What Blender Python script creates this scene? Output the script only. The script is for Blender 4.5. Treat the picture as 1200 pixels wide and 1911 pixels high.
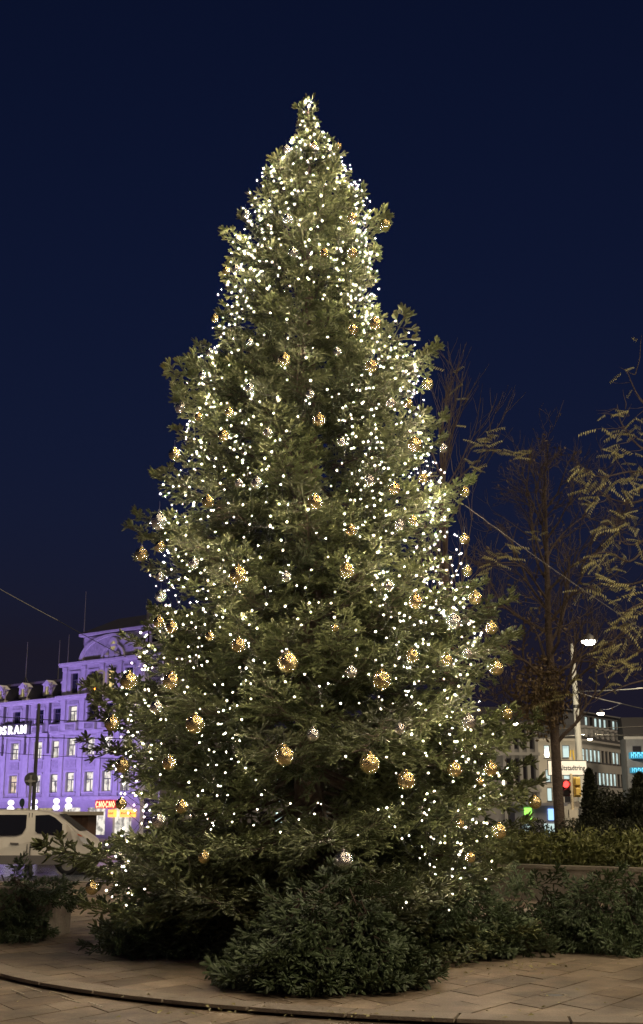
import bpy, math, random
import numpy as np
from mathutils import Vector, Matrix

for o in list(bpy.data.objects):
    bpy.data.objects.remove(o, do_unlink=True)
SC = bpy.context.scene
COL = SC.collection
RNG = random.Random(7)
NPR = np.random.default_rng(7)
R = math.radians

# ------------------------------------------------------------------ camera
cam = bpy.data.cameras.new('camera')
cam_ob = bpy.data.objects.new('camera', cam)
COL.objects.link(cam_ob)
cam.sensor_fit = 'VERTICAL'
cam.sensor_height = 36.0
cam.sensor_width = 24.0
PITCH, FOCAL, EYE = R(14.1), 2300.0, 1.65
cam.lens = 36.0 * FOCAL / 1911.0
cam.clip_end = 3000
cam_ob.location = (0, 0, EYE)
cam_ob.rotation_euler = (R(90) + PITCH, 0, 0)
SC.camera = cam_ob

# ------------------------------------------------------------------ night sky
world = bpy.data.worlds.new('World')
SC.world = world
world.use_nodes = True
wn = world.node_tree
bg = wn.nodes['Background']
sky = wn.nodes.new('ShaderNodeTexSky')
sky.sky_type = 'NISHITA'
sky.sun_disc = False
sky.sun_elevation = R(0.1)
sky.sun_rotation = R(180)
sky.ozone_density = 4.0
tint = wn.nodes.new('ShaderNodeMix')
tint.data_type = 'RGBA'
tint.blend_type = 'MULTIPLY'
tint.inputs[0].default_value = 1.0
tint.inputs[7].default_value = (0.98, 0.50, 0.62, 1)
# the lamps of the city keep the lowest few degrees of the sky from going black
tcw = wn.nodes.new('ShaderNodeTexCoord')
sepw = wn.nodes.new('ShaderNodeSeparateXYZ')
mxw = wn.nodes.new('ShaderNodeMath')
mxw.operation = 'MAXIMUM'
mxw.inputs[1].default_value = 0.13
comw = wn.nodes.new('ShaderNodeCombineXYZ')
wn.links.new(tcw.outputs['Generated'], sepw.inputs[0])
wn.links.new(sepw.outputs[2], mxw.inputs[0])
wn.links.new(sepw.outputs[0], comw.inputs[0])
wn.links.new(sepw.outputs[1], comw.inputs[1])
wn.links.new(mxw.outputs[0], comw.inputs[2])
wn.links.new(comw.outputs[0], sky.inputs[0])
wn.links.new(sky.outputs[0], tint.inputs[6])
wn.links.new(tint.outputs[2], bg.inputs[0])
bg.inputs[1].default_value = 0.078

# ------------------------------------------------------------------ the glow of the city lamps: one soft warm sun lamp, low strength
sun = bpy.data.lights.new('sun', 'SUN')
sun.energy = 1.6
sun.angle = R(25)
sun.color = (1.0, 0.80, 0.56)
sun_ob = bpy.data.objects.new('sun', sun)
COL.objects.link(sun_ob)
SUN_AZ, SUN_EL = R(52), R(50)       # behind the camera, to its right
to_sun = Vector((math.sin(SUN_AZ) * math.cos(SUN_EL), -math.cos(SUN_AZ) * math.cos(SUN_EL), math.sin(SUN_EL)))
sun_ob.rotation_euler = to_sun.to_track_quat('Z', 'Y').to_euler()

SC.render.engine = 'CYCLES'
SC.cycles.use_denoising = True
SC.cycles.denoising_input_passes = 'RGB_ALBEDO_NORMAL'
SC.cycles.denoising_prefilter = 'NONE'
SC.cycles.max_bounces = 6
SC.cycles.diffuse_bounces = 2
SC.cycles.glossy_bounces = 4
SC.cycles.sample_clamp_indirect = 4.0
SC.view_settings.view_transform = 'Standard'
SC.view_settings.look = 'None'
SC.view_settings.gamma = 1.0
SC.view_settings.exposure = 0.0
SC.view_settings.use_curve_mapping = False


# ------------------------------------------------------------------ surveying: the photograph's sight lines
def ray(px, py):
    u = (px - 600.0) / FOCAL
    v = (955.5 - py) / FOCAL
    return Vector((u, math.cos(PITCH) - v * math.sin(PITCH), math.sin(PITCH) + v * math.cos(PITCH)))

def at(px, py, Y):
    r = ray(px, py)
    return Vector((0, 0, EYE)) + r * (Y / r.y)

def on_ground(px, py, z=0.0):
    r = ray(px, py)
    return Vector((0, 0, EYE)) + r * ((z - EYE) / r.z)

def to_px(p):
    d = Vector(p) - Vector((0, 0, EYE))
    z = d.y * math.cos(PITCH) + d.z * math.sin(PITCH)
    v = -d.y * math.sin(PITCH) + d.z * math.cos(PITCH)
    return 600 + FOCAL * d.x / z, 955.5 - FOCAL * v / z


# ------------------------------------------------------------------ materials
MATS = {}
def mat(name, color, rough=0.7, metal=0.0, noise=None, bump=None, emit=None, spec=0.5, alpha=None):
    """noise=(scale, second colour, detail), bump=(scale, strength)"""
    if name in MATS:
        return MATS[name]
    m = bpy.data.materials.new(name)
    m.use_nodes = True
    nt = m.node_tree
    b = nt.nodes['Principled BSDF']
    b.inputs['Base Color'].default_value = (*color, 1)
    b.inputs['Roughness'].default_value = rough
    b.inputs['Metallic'].default_value = metal
    b.inputs['Specular IOR Level'].default_value = spec
    if noise or bump:
        tc = nt.nodes.new('ShaderNodeNewGeometry')
    if noise:
        n = nt.nodes.new('ShaderNodeTexNoise')
        n.inputs['Scale'].default_value = noise[0]
        n.inputs['Detail'].default_value = noise[2] if len(noise) > 2 else 5
        n.inputs['Roughness'].default_value = 0.65
        nt.links.new(tc.outputs['Position'], n.inputs['Vector'])
        cr = nt.nodes.new('ShaderNodeValToRGB')
        cr.color_ramp.elements[0].position = 0.32
        cr.color_ramp.elements[1].position = 0.68
        cr.color_ramp.elements[0].color = (*color, 1)
        cr.color_ramp.elements[1].color = (*noise[1], 1)
        nt.links.new(n.outputs['Fac'], cr.inputs[0])
        nt.links.new(cr.outputs[0], b.inputs['Base Color'])
    if bump:
        n2 = nt.nodes.new('ShaderNodeTexNoise')
        n2.inputs['Scale'].default_value = bump[0]
        n2.inputs['Detail'].default_value = 6
        nt.links.new(tc.outputs['Position'], n2.inputs['Vector'])
        bp = nt.nodes.new('ShaderNodeBump')
        bp.inputs['Strength'].default_value = bump[1]
        bp.inputs['Distance'].default_value = 0.05
        nt.links.new(n2.outputs['Fac'], bp.inputs['Height'])
        nt.links.new(bp.outputs[0], b.inputs['Normal'])
    if emit:
        b.inputs['Emission Color'].default_value = (*emit[0], 1)
        b.inputs['Emission Strength'].default_value = emit[1]
    MATS[name] = m
    return m

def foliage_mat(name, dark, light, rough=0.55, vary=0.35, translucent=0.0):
    """Colour from the mesh attribute 'tint' (old to young growth; on the fir also painted shade) with a per-object shift."""
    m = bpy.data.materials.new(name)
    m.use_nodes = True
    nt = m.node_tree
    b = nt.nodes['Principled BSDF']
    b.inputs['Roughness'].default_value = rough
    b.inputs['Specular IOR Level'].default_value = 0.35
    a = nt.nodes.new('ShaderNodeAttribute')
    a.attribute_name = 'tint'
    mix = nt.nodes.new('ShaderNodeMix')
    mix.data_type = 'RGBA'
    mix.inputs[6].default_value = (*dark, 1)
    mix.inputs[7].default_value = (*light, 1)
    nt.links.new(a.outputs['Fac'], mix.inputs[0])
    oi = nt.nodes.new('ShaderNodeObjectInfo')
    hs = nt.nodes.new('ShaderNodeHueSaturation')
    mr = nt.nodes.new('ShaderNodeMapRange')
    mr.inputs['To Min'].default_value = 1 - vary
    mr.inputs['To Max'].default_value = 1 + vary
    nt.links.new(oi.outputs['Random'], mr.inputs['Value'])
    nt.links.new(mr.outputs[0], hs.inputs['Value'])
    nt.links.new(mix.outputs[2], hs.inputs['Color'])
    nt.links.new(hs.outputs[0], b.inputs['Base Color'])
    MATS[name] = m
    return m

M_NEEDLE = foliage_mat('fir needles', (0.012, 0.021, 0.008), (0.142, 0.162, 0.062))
M_CUT = foliage_mat('cut fir needles', (0.040, 0.064, 0.028), (0.090, 0.120, 0.052), vary=0.2)
M_LEAF_PALE = foliage_mat('autumn leaflets', (0.26, 0.24, 0.085), (0.47, 0.43, 0.19), vary=0.25)
M_LEAF_BROWN = foliage_mat('withered leaves', (0.09, 0.062, 0.03), (0.24, 0.17, 0.08), vary=0.2)
M_LAUREL = foliage_mat('laurel leaves', (0.10, 0.12, 0.03), (0.25, 0.26, 0.09), rough=0.4, vary=0.1)
M_DARKBUSH = foliage_mat('dark bush leaves', (0.018, 0.022, 0.010), (0.045, 0.050, 0.022), vary=0.1)
M_TWIG = mat('fir wood', (0.085, 0.062, 0.042), 0.85, noise=(30, (0.05, 0.036, 0.024)))
M_BARK = mat('bark', (0.13, 0.095, 0.07), 0.9, noise=(14, (0.075, 0.055, 0.042)), bump=(30, 0.6))
def slab_mat(name, base, dark):
    """stone with its own tone per slab, cloudy stains and small dark gum spots"""
    m = bpy.data.materials.new(name)
    m.use_nodes = True
    nt = m.node_tree
    N = nt.nodes.new
    lk = nt.links.new
    b = nt.nodes['Principled BSDF']
    b.inputs['Roughness'].default_value = 0.62
    g = N('ShaderNodeNewGeometry')
    def ramp(src, p0, p1, c0, c1):
        r = N('ShaderNodeValToRGB')
        r.color_ramp.elements[0].position = p0; r.color_ramp.elements[1].position = p1
        r.color_ramp.elements[0].color = (*c0, 1); r.color_ramp.elements[1].color = (*c1, 1)
        lk(src, r.inputs[0])
        return r.outputs[0]
    def noise(scale, det, rough=0.65):
        n = N('ShaderNodeTexNoise')
        n.inputs['Scale'].default_value = scale; n.inputs['Detail'].default_value = det; n.inputs['Roughness'].default_value = rough
        lk(g.outputs['Position'], n.inputs['Vector'])
        return n.outputs['Fac']
    def mul(a, c):
        x = N('ShaderNodeMix'); x.data_type = 'RGBA'; x.blend_type = 'MULTIPLY'; x.inputs[0].default_value = 1.0
        lk(a, x.inputs[6]); lk(c, x.inputs[7])
        return x.outputs[2]
    col = ramp(noise(3.0, 8), 0.30, 0.70, dark, base)
    col = mul(col, ramp(noise(0.8, 6, .65), 0.36, 0.60, (0.42, 0.40, 0.385), (1.05, 1.03, 1.0)))
    col = mul(col, ramp(noise(45, 3), 0.30, 0.62, (0.72, 0.70, 0.68), (1.05, 1.05, 1.05)))
    v = N('ShaderNodeTexVoronoi')
    v.inputs['Scale'].default_value = 2.6
    lk(g.outputs['Position'], v.inputs['Vector'])
    col = mul(col, ramp(v.outputs['Distance'], 0.055, 0.085, (0.45, 0.42, 0.40), (1, 1, 1)))
    oi = N('ShaderNodeObjectInfo')
    col = mul(col, ramp(oi.outputs['Random'], 0.0, 1.0, (0.80, 0.79, 0.77), (1.12, 1.10, 1.08)))
    lk(col, b.inputs['Base Color'])
    bp = N('ShaderNodeBump')
    bp.inputs['Strength'].default_value = 0.35; bp.inputs['Distance'].default_value = 0.02
    lk(noise(38, 6), bp.inputs['Height'])
    lk(bp.outputs[0], b.inputs['Normal'])
    MATS[name] = m
    return m
M_SLAB = slab_mat('paving stone', (0.33, 0.270, 0.192), (0.20, 0.163, 0.116))
M_SLAB2 = slab_mat('paving stone brown', (0.29, 0.225, 0.150), (0.19, 0.150, 0.100))
M_SLAB3 = slab_mat('paving stone pale', (0.37, 0.300, 0.210), (0.25, 0.205, 0.145))
M_JOINT = mat('joint sand', (0.050, 0.040, 0.030), 0.95, noise=(9, (0.085, 0.068, 0.050)))
M_KERB = mat('kerb stone', (0.27, 0.225, 0.165), 0.7, noise=(3.5, (0.19, 0.158, 0.118), 8), bump=(50, 0.3))
M_ASPHALT = mat('asphalt', (0.045, 0.045, 0.048), 0.55, noise=(1.2, (0.065, 0.064, 0.066)))
M_WET = mat('wet asphalt', (0.10, 0.11, 0.13), 0.22, noise=(0.7, (0.05, 0.055, 0.065)), bump=(2, 0.03))
M_CONC = mat('concrete', (0.30, 0.255, 0.195), 0.85, noise=(4, (0.19, 0.16, 0.12), 8), bump=(25, 0.4))
M_WALLSTONE = mat('planter stone', (0.33, 0.29, 0.215), 0.85, noise=(3, (0.235, 0.205, 0.15), 8), bump=(20, 0.3))
M_BULB = mat('fairy bulb', (1, 0.9, 0.75), 0.4, emit=((1.0, 0.80, 0.62), 2350.0))
def halo_mat():  # see-through glowing shell that paints a halo round each bulb
    m = bpy.data.materials.new('bulb halo glow')
    m.use_nodes = True
    nt = m.node_tree
    out = nt.nodes['Material Output']
    mx = nt.nodes.new('ShaderNodeMixShader')
    mx.inputs[0].default_value = 0.42
    em = nt.nodes.new('ShaderNodeEmission')
    em.inputs[0].default_value = (1.0, 0.80, 0.66, 1)
    em.inputs[1].default_value = 1.15
    tr = nt.nodes.new('ShaderNodeBsdfTransparent')
    nt.links.new(tr.outputs[0], mx.inputs[1]); nt.links.new(em.outputs[0], mx.inputs[2])
    nt.links.new(mx.outputs[0], out.inputs['Surface'])
    return m
M_HALO = halo_mat()
M_WIRE = mat('green cable', (0.015, 0.022, 0.014), 0.6)
M_GOLD = mat('gold mirror', (0.93, 0.77, 0.38), 0.14, 1.0, bump=(70, 0.45))
M_SILVER = mat('silver mirror', (0.90, 0.88, 0.82), 0.14, 1.0, bump=(70, 0.45))
M_BLACK = mat('black plastic', (0.012, 0.012, 0.013), 0.45)
M_STEEL = mat('galvanised steel', (0.30, 0.29, 0.26), 0.45, 0.6, noise=(6, (0.22, 0.215, 0.19)))
M_DARKSTEEL = mat('dark steel', (0.05, 0.05, 0.048), 0.5, 0.3)


# ------------------------------------------------------------------ mesh building
class MB:
    """Collects shapes; build() links them as one mesh object."""
    def __init__(self):
        self.v, self.f, self.mi = [], [], []
        self.m = 0
    def quad(self, a, b, c, d):
        i = len(self.v)
        self.v += [tuple(a), tuple(b), tuple(c), tuple(d)]
        self.f.append((i, i + 1, i + 2, i + 3)); self.mi.append(self.m)
    def box(self, x0, x1, y0, y1, z0, z1):
        i = len(self.v)
        self.v += [(x0, y0, z0), (x1, y0, z0), (x1, y1, z0), (x0, y1, z0), (x0, y0, z1), (x1, y0, z1), (x1, y1, z1), (x0, y1, z1)]
        for q in ((0, 3, 2, 1), (4, 5, 6, 7), (0, 1, 5, 4), (1, 2, 6, 5), (2, 3, 7, 6), (3, 0, 4, 7)):
            self.f.append(tuple(i + k for k in q)); self.mi.append(self.m)
        return self
    def prism(self, poly, axis, a, b):
        """poly of 2-D points pushed along an axis: 'x' (points are y,z), 'y' (x,z), 'z' (x,y)"""
        def mk(p, t):
            return {'x': (t, p[0], p[1]), 'y': (p[0], t, p[1]), 'z': (p[0], p[1], t)}[axis]
        n = len(poly); i = len(self.v)
        self.v += [mk(p, a) for p in poly] + [mk(p, b) for p in poly]
        self.f.append(tuple(range(i + n - 1, i - 1, -1))); self.mi.append(self.m)
        self.f.append(tuple(range(i + n, i + 2 * n))); self.mi.append(self.m)
        for k in range(n):
            j = (k + 1) % n
            self.f.append((i + k, i + j, i + n + j, i + n + k)); self.mi.append(self.m)
        return self
    def tube(self, pts, rad, n=6, cap=True):
        """pts list of Vector, rad number or list"""
        pts = [Vector(p) for p in pts]
        if not isinstance(rad, (list, tuple)):
            rad = [rad] * len(pts)
        i0 = len(self.v)
        t0 = (pts[1] - pts[0]).normalized()
        up = Vector((0, 0, 1)) if abs(t0.z) < 0.9 else Vector((1, 0, 0))
        for k, p in enumerate(pts):
            t = (pts[min(k + 1, len(pts) - 1)] - pts[max(k - 1, 0)])
            t = t.normalized() if t.length > 1e-9 else t0
            s = t.cross(up)
            s = s.normalized() if s.length > 1e-6 else Vector((1, 0, 0))
            u2 = s.cross(t)
            for a in range(n):
                an = 2 * math.pi * a / n
                self.v.append(tuple(p + (s * math.cos(an) + u2 * math.sin(an)) * rad[k]))
        for k in range(len(pts) - 1):
            for a in range(n):
                b = (a + 1) % n
                self.f.append((i0 + k * n + a, i0 + k * n + b, i0 + (k + 1) * n + b, i0 + (k + 1) * n + a)); self.mi.append(self.m)
        if cap:
            self.f.append(tuple(i0 + a for a in range(n))); self.mi.append(self.m)
            e = i0 + (len(pts) - 1) * n
            self.f.append(tuple(e + a for a in range(n - 1, -1, -1))); self.mi.append(self.m)
        return self
    def lathe(self, prof, n=16, c=(0, 0, 0)):
        """prof list of (radius, z) turned about z through c"""
        i0 = len(self.v)
        for r, z in prof:
            for a in range(n):
                an = 2 * math.pi * a / n
                self.v.append((c[0] + r * math.cos(an), c[1] + r * math.sin(an), c[2] + z))
        for k in range(len(prof) - 1):
            for a in range(n):
                b = (a + 1) % n
                self.f.append((i0 + k * n + a, i0 + k * n + b, i0 + (k + 1) * n + b, i0 + (k + 1) * n + a)); self.mi.append(self.m)
        return self
    def disc(self, c, r, n=20, axis='y'):
        i0 = len(self.v)
        for a in range(n):
            an = 2 * math.pi * a / n
            if axis == 'y':
                self.v.append((c[0] + r * math.cos(an), c[1], c[2] + r * math.sin(an)))
            else:
                self.v.append((c[0] + r * math.cos(an), c[1] + r * math.sin(an), c[2]))
        self.f.append(tuple(range(i0, i0 + n))); self.mi.append(self.m)
        return self
    def mesh(self, name, mats, smooth=False):
        me = bpy.data.meshes.new(name)
        me.from_pydata(self.v, [], self.f)
        if not isinstance(mats, (list, tuple)):
            mats = [mats]
        for m in mats:
            me.materials.append(m)
        if len(mats) > 1:
            me.polygons.foreach_set('material_index', self.mi)
        if smooth:
            me.polygons.foreach_set('use_smooth', [True] * len(me.polygons))
        me.update()
        return me
    def build(self, name, mats, parent=None, loc=(0, 0, 0), rz=0.0, smooth=False, bevel=0.0):
        o = link(name, self.mesh(name, mats, smooth), parent, loc, rz)
        if bevel:
            bm = o.modifiers.new('bevel', 'BEVEL')
            bm.width = bevel; bm.segments = 2; bm.limit_method = 'ANGLE'
        return o

def link(name, data, parent=None, loc=(0, 0, 0), rz=0.0):
    o = bpy.data.objects.new(name, data)
    COL.objects.link(o)
    o.location = loc
    o.rotation_euler = (0, 0, rz)
    if parent is not None:
        o.parent = parent
    return o

def tag(o, label, cat, group=None):
    o['label'] = label
    o['category'] = cat
    if group:
        o['group'] = group
    return o

def thing(name, label, cat, loc=(0, 0, 0), rz=0.0, group=None):
    return tag(link(name, None, None, loc, rz), label, cat, group)

def struct(o):
    o['kind'] = 'structure'
    return o

def tri_mesh(name, tris, mats, tint=None, mat_idx=None):
    """tris: (n,3,3) array; tint: (n,3) array"""
    n = len(tris)
    me = bpy.data.meshes.new(name)
    me.vertices.add(n * 3)
    me.vertices.foreach_set('co', np.asarray(tris, dtype=np.float32).ravel())
    me.loops.add(n * 3)
    me.loops.foreach_set('vertex_index', np.arange(n * 3, dtype=np.int32))
    me.polygons.add(n)
    me.polygons.foreach_set('loop_start', np.arange(0, n * 3, 3, dtype=np.int32))
    me.polygons.foreach_set('loop_total', np.full(n, 3, dtype=np.int32))
    for m in (mats if isinstance(mats, (list, tuple)) else [mats]):
        me.materials.append(m)
    if mat_idx is not None:
        me.polygons.foreach_set('material_index', np.asarray(mat_idx, dtype=np.int32))
    if tint is not None:
        at_ = me.attributes.new('tint', 'FLOAT', 'POINT')
        at_.data.foreach_set('value', np.asarray(tint, dtype=np.float32).ravel())
    me.update(calc_edges=True)
    return me

def text_mesh(body, size, mats, extrude=0.02, offset=0.0, spacing=1.0):
    cu = bpy.data.curves.new('lettering', 'FONT')
    cu.body = body; cu.size = size; cu.extrude = extrude; cu.offset = offset
    cu.align_x = 'LEFT'; cu.space_character = spacing; cu.resolution_u = 4
    ob = bpy.data.objects.new('lettering', cu)
    COL.objects.link(ob)
    dg = bpy.context.evaluated_depsgraph_get()
    me = bpy.data.meshes.new_from_object(ob.evaluated_get(dg))
    bpy.data.objects.remove(ob, do_unlink=True)
    me.materials.clear()
    me.materials.append(mats)
    return me

# ================================================================== THE GROUND
def sheet(name, x0, x1, y0, y1, z, m, parent=None):
    b = MB(); b.quad((x0, y0, z), (x1, y0, z), (x1, y1, z), (x0, y1, z))
    return struct(b.build(name, m, parent))

ground = sheet('ground', -900, 900, -300, 1200, -0.060, M_ASPHALT)
road = sheet('road', -120, 120, 36.2, 74, -0.052, M_WET)
lane = MB()
for k in range(9):
    lane.box(-60 + k * 9, -56 + k * 9, 55, 55.15, -0.050, -0.046)
struct(lane.build('lane_marking', mat('road paint', (0.6, 0.6, 0.58), 0.6), road))

CIRC, CR = Vector((2.97, 18.47, 0)), 7.80
PLAZA = (-16.0, 14.0, 5.0, 35.9)
plaza = MB()
plaza.box(PLAZA[0], PLAZA[1], PLAZA[2], PLAZA[3], -0.058, 0.0)
plaza = struct(plaza.build('plaza_pavement', M_JOINT))
kerb_mesh = MB().box(-0.49, 0.49, -0.14, 0.14, -0.055, 0.02).mesh('kerb_stone', M_KERB)
for k in range(30):
    link('kerb_stone', kerb_mesh, plaza, (PLAZA[0] + 0.5 + k, PLAZA[3] + 0.15, 0))

E1 = Vector((math.cos(R(57)), math.sin(R(57)), 0)) * 0.76
E2 = Vector((math.cos(R(-60)), math.sin(R(-60)), 0)) * 0.46
SLABM = [M_SLAB, M_SLAB2, M_SLAB3, M_SLAB]

def clip_circle(poly, c, r, n=72):
    """keep what lies inside a circle (as an n-gon)"""
    out = poly
    for k in range(n):
        a = 2 * math.pi * k / n
        nx, ny = math.cos(a), math.sin(a)
        res = []
        for i in range(len(out)):
            p, q = out[i], out[(i + 1) % len(out)]
            dp = (p[0] - c[0]) * nx + (p[1] - c[1]) * ny - r
            dq = (q[0] - c[0]) * nx + (q[1] - c[1]) * ny - r
            if dp <= 0:
                res.append(p)
            if dp * dq < 0:
                t = dp / (dp - dq)
                res.append((p[0] + (q[0] - p[0]) * t, p[1] + (q[1] - p[1]) * t))
        out = res
        if len(out) < 3:
            return []
    return out

def cells(x0, x1, y0, y1, org, e1, e2, gap):
    res = []
    det = e1.x * e2.y - e1.y * e2.x
    cs = [((x - org.x) * e2.y - (y - org.y) * e2.x) / det for x in (x0, x1) for y in (y0, y1)]
    ds = [(e1.x * (y - org.y) - e1.y * (x - org.x)) / det for x in (x0, x1) for y in (y0, y1)]
    for j in range(int(min(ds)) - 1, int(max(ds)) + 2):
        off = 0.5 * (j % 2) + 0.07 * math.sin(j * 3.1)
        for i in range(int(min(cs)) - 2, int(max(cs)) + 2):
            c = org + e1 * (i + off + 0.5) + e2 * (j + 0.5)
            if x0 < c.x < x1 and y0 < c.y < y1:
                a, b = e1 * (0.5 - gap / e1.length), e2 * (0.5 - gap / e2.length)
                res.append((c, [tuple((c + q)[:2]) for q in (-a - b, a - b, a + b, -a + b)]))
    return res

def slab_poly(mb, poly, z0, z1):
    area = sum(poly[i][0] * poly[(i + 1) % len(poly)][1] - poly[(i + 1) % len(poly)][0] * poly[i][1] for i in range(len(poly)))
    if area < 0:
        poly = poly[::-1]
    mb.prism(poly, 'z', z0, z1)

def lay(parent, cs, zbase, ztop, full_meshes, name):
    def size(item):
        c = item[0]
        px, py = to_px((c.x, c.y, ztop))
        return -1 if (py < 1500 or py > 1930 or px < -40 or px > 1240 or c.y < 9) else 1.0 / max(c.y, 1)
    cs = sorted(cs, key=lambda it: -size(it))
    rest = MB()
    for k, (c, poly, full) in enumerate(cs):
        dz = RNG.uniform(-0.0025, 0.0025)
        if k < 300:
            if full:
                o = link(name, RNG.choice(full_meshes), parent, (c.x, c.y, zbase + dz))
            else:
                b = MB(); slab_poly(b, [(p[0] - c.x, p[1] - c.y) for p in poly], 0, ztop - zbase)
                o = b.build(name, RNG.choice(SLABM), parent, (c.x, c.y, zbase + dz))
            o.rotation_euler = (RNG.uniform(-0.004, 0.004), RNG.uniform(-0.004, 0.004), RNG.uniform(-0.006, 0.006))
        else:
            rest.m = RNG.randrange(4)
            slab_poly(rest, poly, zbase + dz, ztop + dz)
    if rest.f:
        r = rest.build('far_paving_slabs', SLABM, parent)
        r['kind'] = 'stuff'

a, b = E1 * (0.5 - 0.006 / E1.length), E2 * (0.5 - 0.006 / E2.length)
full_out, full_in = [], []
for m in SLABM:
    for lst, h in ((full_out, 0.016), (full_in, 0.018)):
        q = MB(); slab_poly(q, [tuple(p[:2]) for p in (-a - b, a - b, a + b, -a + b)], 0, h)
        lst.append(q.mesh('paving_slab', m))
outer = []
for c, poly in cells(-13, 11, 7, 35.3, Vector((-2.99, 12.22, 0)), E1, E2, 0.006):
    if all((Vector((*p, 0)) - CIRC).length < CR - 0.12 for p in poly):
        continue
    outer.append((c, poly, True))
lay(plaza, outer, -0.004, 0.012, full_out, 'paving_slab')

# pale worn mortar strips in some joints, lower left
M_MORTAR = mat('pale mortar', (0.52, 0.46, 0.36), 0.8)
for xa, ya, xb, yb in ((80, 488, 158, 513), (122, 518, 205, 545), (55, 533, 118, 556), (250, 541, 335, 565), (303, 573, 395, 600), (440, 597, 512, 620), (70, 345, 130, 365)):
    pa, pb = on_ground(xa / 2.667, 1650 + ya / 2.667), on_ground(xb / 2.667, 1650 + yb / 2.667)
    dd = pb - pa
    q = MB(); q.box(0, dd.length, -.007, .007, 0, .004)
    q.build('mortar_strip', M_MORTAR, plaza, (pa.x, pa.y, .0155), math.atan2(dd.y, dd.x))

# the raised paved circle the tree stands on
circle = MB()
circle.lathe([(0.0, 0.052), (CR - 0.10, 0.052), (CR - 0.10, 0.001)], 96, tuple(CIRC))
circle = struct(circle.build('paved_circle', M_JOINT))
inner = []
for c, poly in cells(CIRC.x - 7.9, CIRC.x + 7.9, CIRC.y - 7.9, CIRC.y + 7.9, Vector((2.11, 12.5, 0)), E1, E2, 0.006):
    ds = [(Vector((*p, 0)) - CIRC).length for p in poly]
    if max(ds) < CR - 0.34:
        inner.append((c, poly, True))
    else:
        q = clip_circle(poly, CIRC, CR - 0.335)
        if len(q) >= 3:
            inner.append((c, q, False))
lay(circle, inner, 0.050, 0.068, full_in, 'paving_slab')
NK = 52
for k in range(NK):
    a0, a1 = 2 * math.pi * (k + 0.012) / NK, 2 * math.pi * (k + 0.988) / NK
    mid = (a0 + a1) / 2
    c = CIRC + Vector((math.cos(mid), math.sin(mid), 0)) * CR
    pts = []
    for rr, rng in ((CR, (0, 1, 2, 3)), (CR - 0.32, (3, 2, 1, 0))):
        for i in rng:
            an = a0 + (a1 - a0) * i / 3
            pts.append((CIRC.x + rr * math.cos(an) - c.x, CIRC.y + rr * math.sin(an) - c.y))
    q = MB(); slab_poly(q, pts, 0, 0.034)
    q.build('kerb_stone', M_KERB, circle, (c.x, c.y, 0.038), bevel=0.004)

# round valve cover let into the paving
cover = thing('valve_cover', 'small round iron valve cover set in the paving', 'manhole cover', (2.18, 12.32, 0.068))
b = MB(); b.lathe([(0.0, 0.004), (0.085, 0.004), (0.088, 0.0)], 28); b.build('lid', M_DARKSTEEL, cover)
b = MB(); b.lathe([(0.098, 0.0), (0.102, 0.006), (0.135, 0.006), (0.14, 0.0)], 28); b.build('ring', M_KERB, cover)

# fallen leaves and bits on the paving
lt = []
for k in range(170):
    if k < 60:
        p = on_ground(RNG.uniform(0, 1200), RNG.uniform(1800, 1908), 0.075)
    else:
        c0 = RNG.choice([(900, 1795), (1000, 1795), (1190, 1796), (990, 1790), (430, 1870), (700, 1885), (350, 1885), (940, 1800)])
        p = on_ground(c0[0] + RNG.gauss(0, 45), min(1908, c0[1] + abs(RNG.gauss(0, 9))), 0.075)
    s, an = RNG.uniform(0.012, 0.034), RNG.uniform(0, 6.28)
    u = Vector((math.cos(an), math.sin(an), RNG.uniform(-.2, .4))) * s
    w = Vector((-math.sin(an), math.cos(an), RNG.uniform(-.2, .4))) * s * 0.5
    for t in ((p - u, p + w, p + u), (p - u, p + u, p - w + Vector((0, 0, s * .4)))):
        lt.append([tuple(x) for x in t])
lt = np.array(lt)
lo = link('fallen_leaves', tri_mesh('fallen_leaves', lt, M_LEAF_PALE, np.repeat(NPR.random(len(lt) // 2), 2)[:, None] * np.ones((1, 3))))
tag(lo, 'dry fallen leaves scattered over the brown paving', 'leaves')
lo['kind'] = 'stuff'


# ================================================================== THE PURPLE-LIT BUILDING
M_FACADE = mat('plaster', (0.60, 0.58, 0.57), 0.85, noise=(0.7, (0.46, 0.445, 0.44), 8), bump=(5, 0.35))
M_TRIM = mat('plaster trim', (0.66, 0.64, 0.63), 0.8, noise=(1.5, (0.52, 0.505, 0.50), 6))
M_RELIEF = mat('carved relief', (0.58, 0.56, 0.55), 0.85, noise=(2.5, (0.36, 0.35, 0.345), 6), bump=(2.2, 1.0))
M_SLATE = mat('slate roof', (0.030, 0.030, 0.042), 0.6, noise=(1.5, (0.020, 0.020, 0.028)))
M_PIPE = mat('zinc pipe', (0.16, 0.15, 0.14), 0.6, 0.2)
M_FRAME = mat('window frame', (0.08, 0.075, 0.085), 0.6)
M_GLASS = mat('dark window glass', (0.018, 0.022, 0.035), 0.08, spec=0.8)

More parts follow.
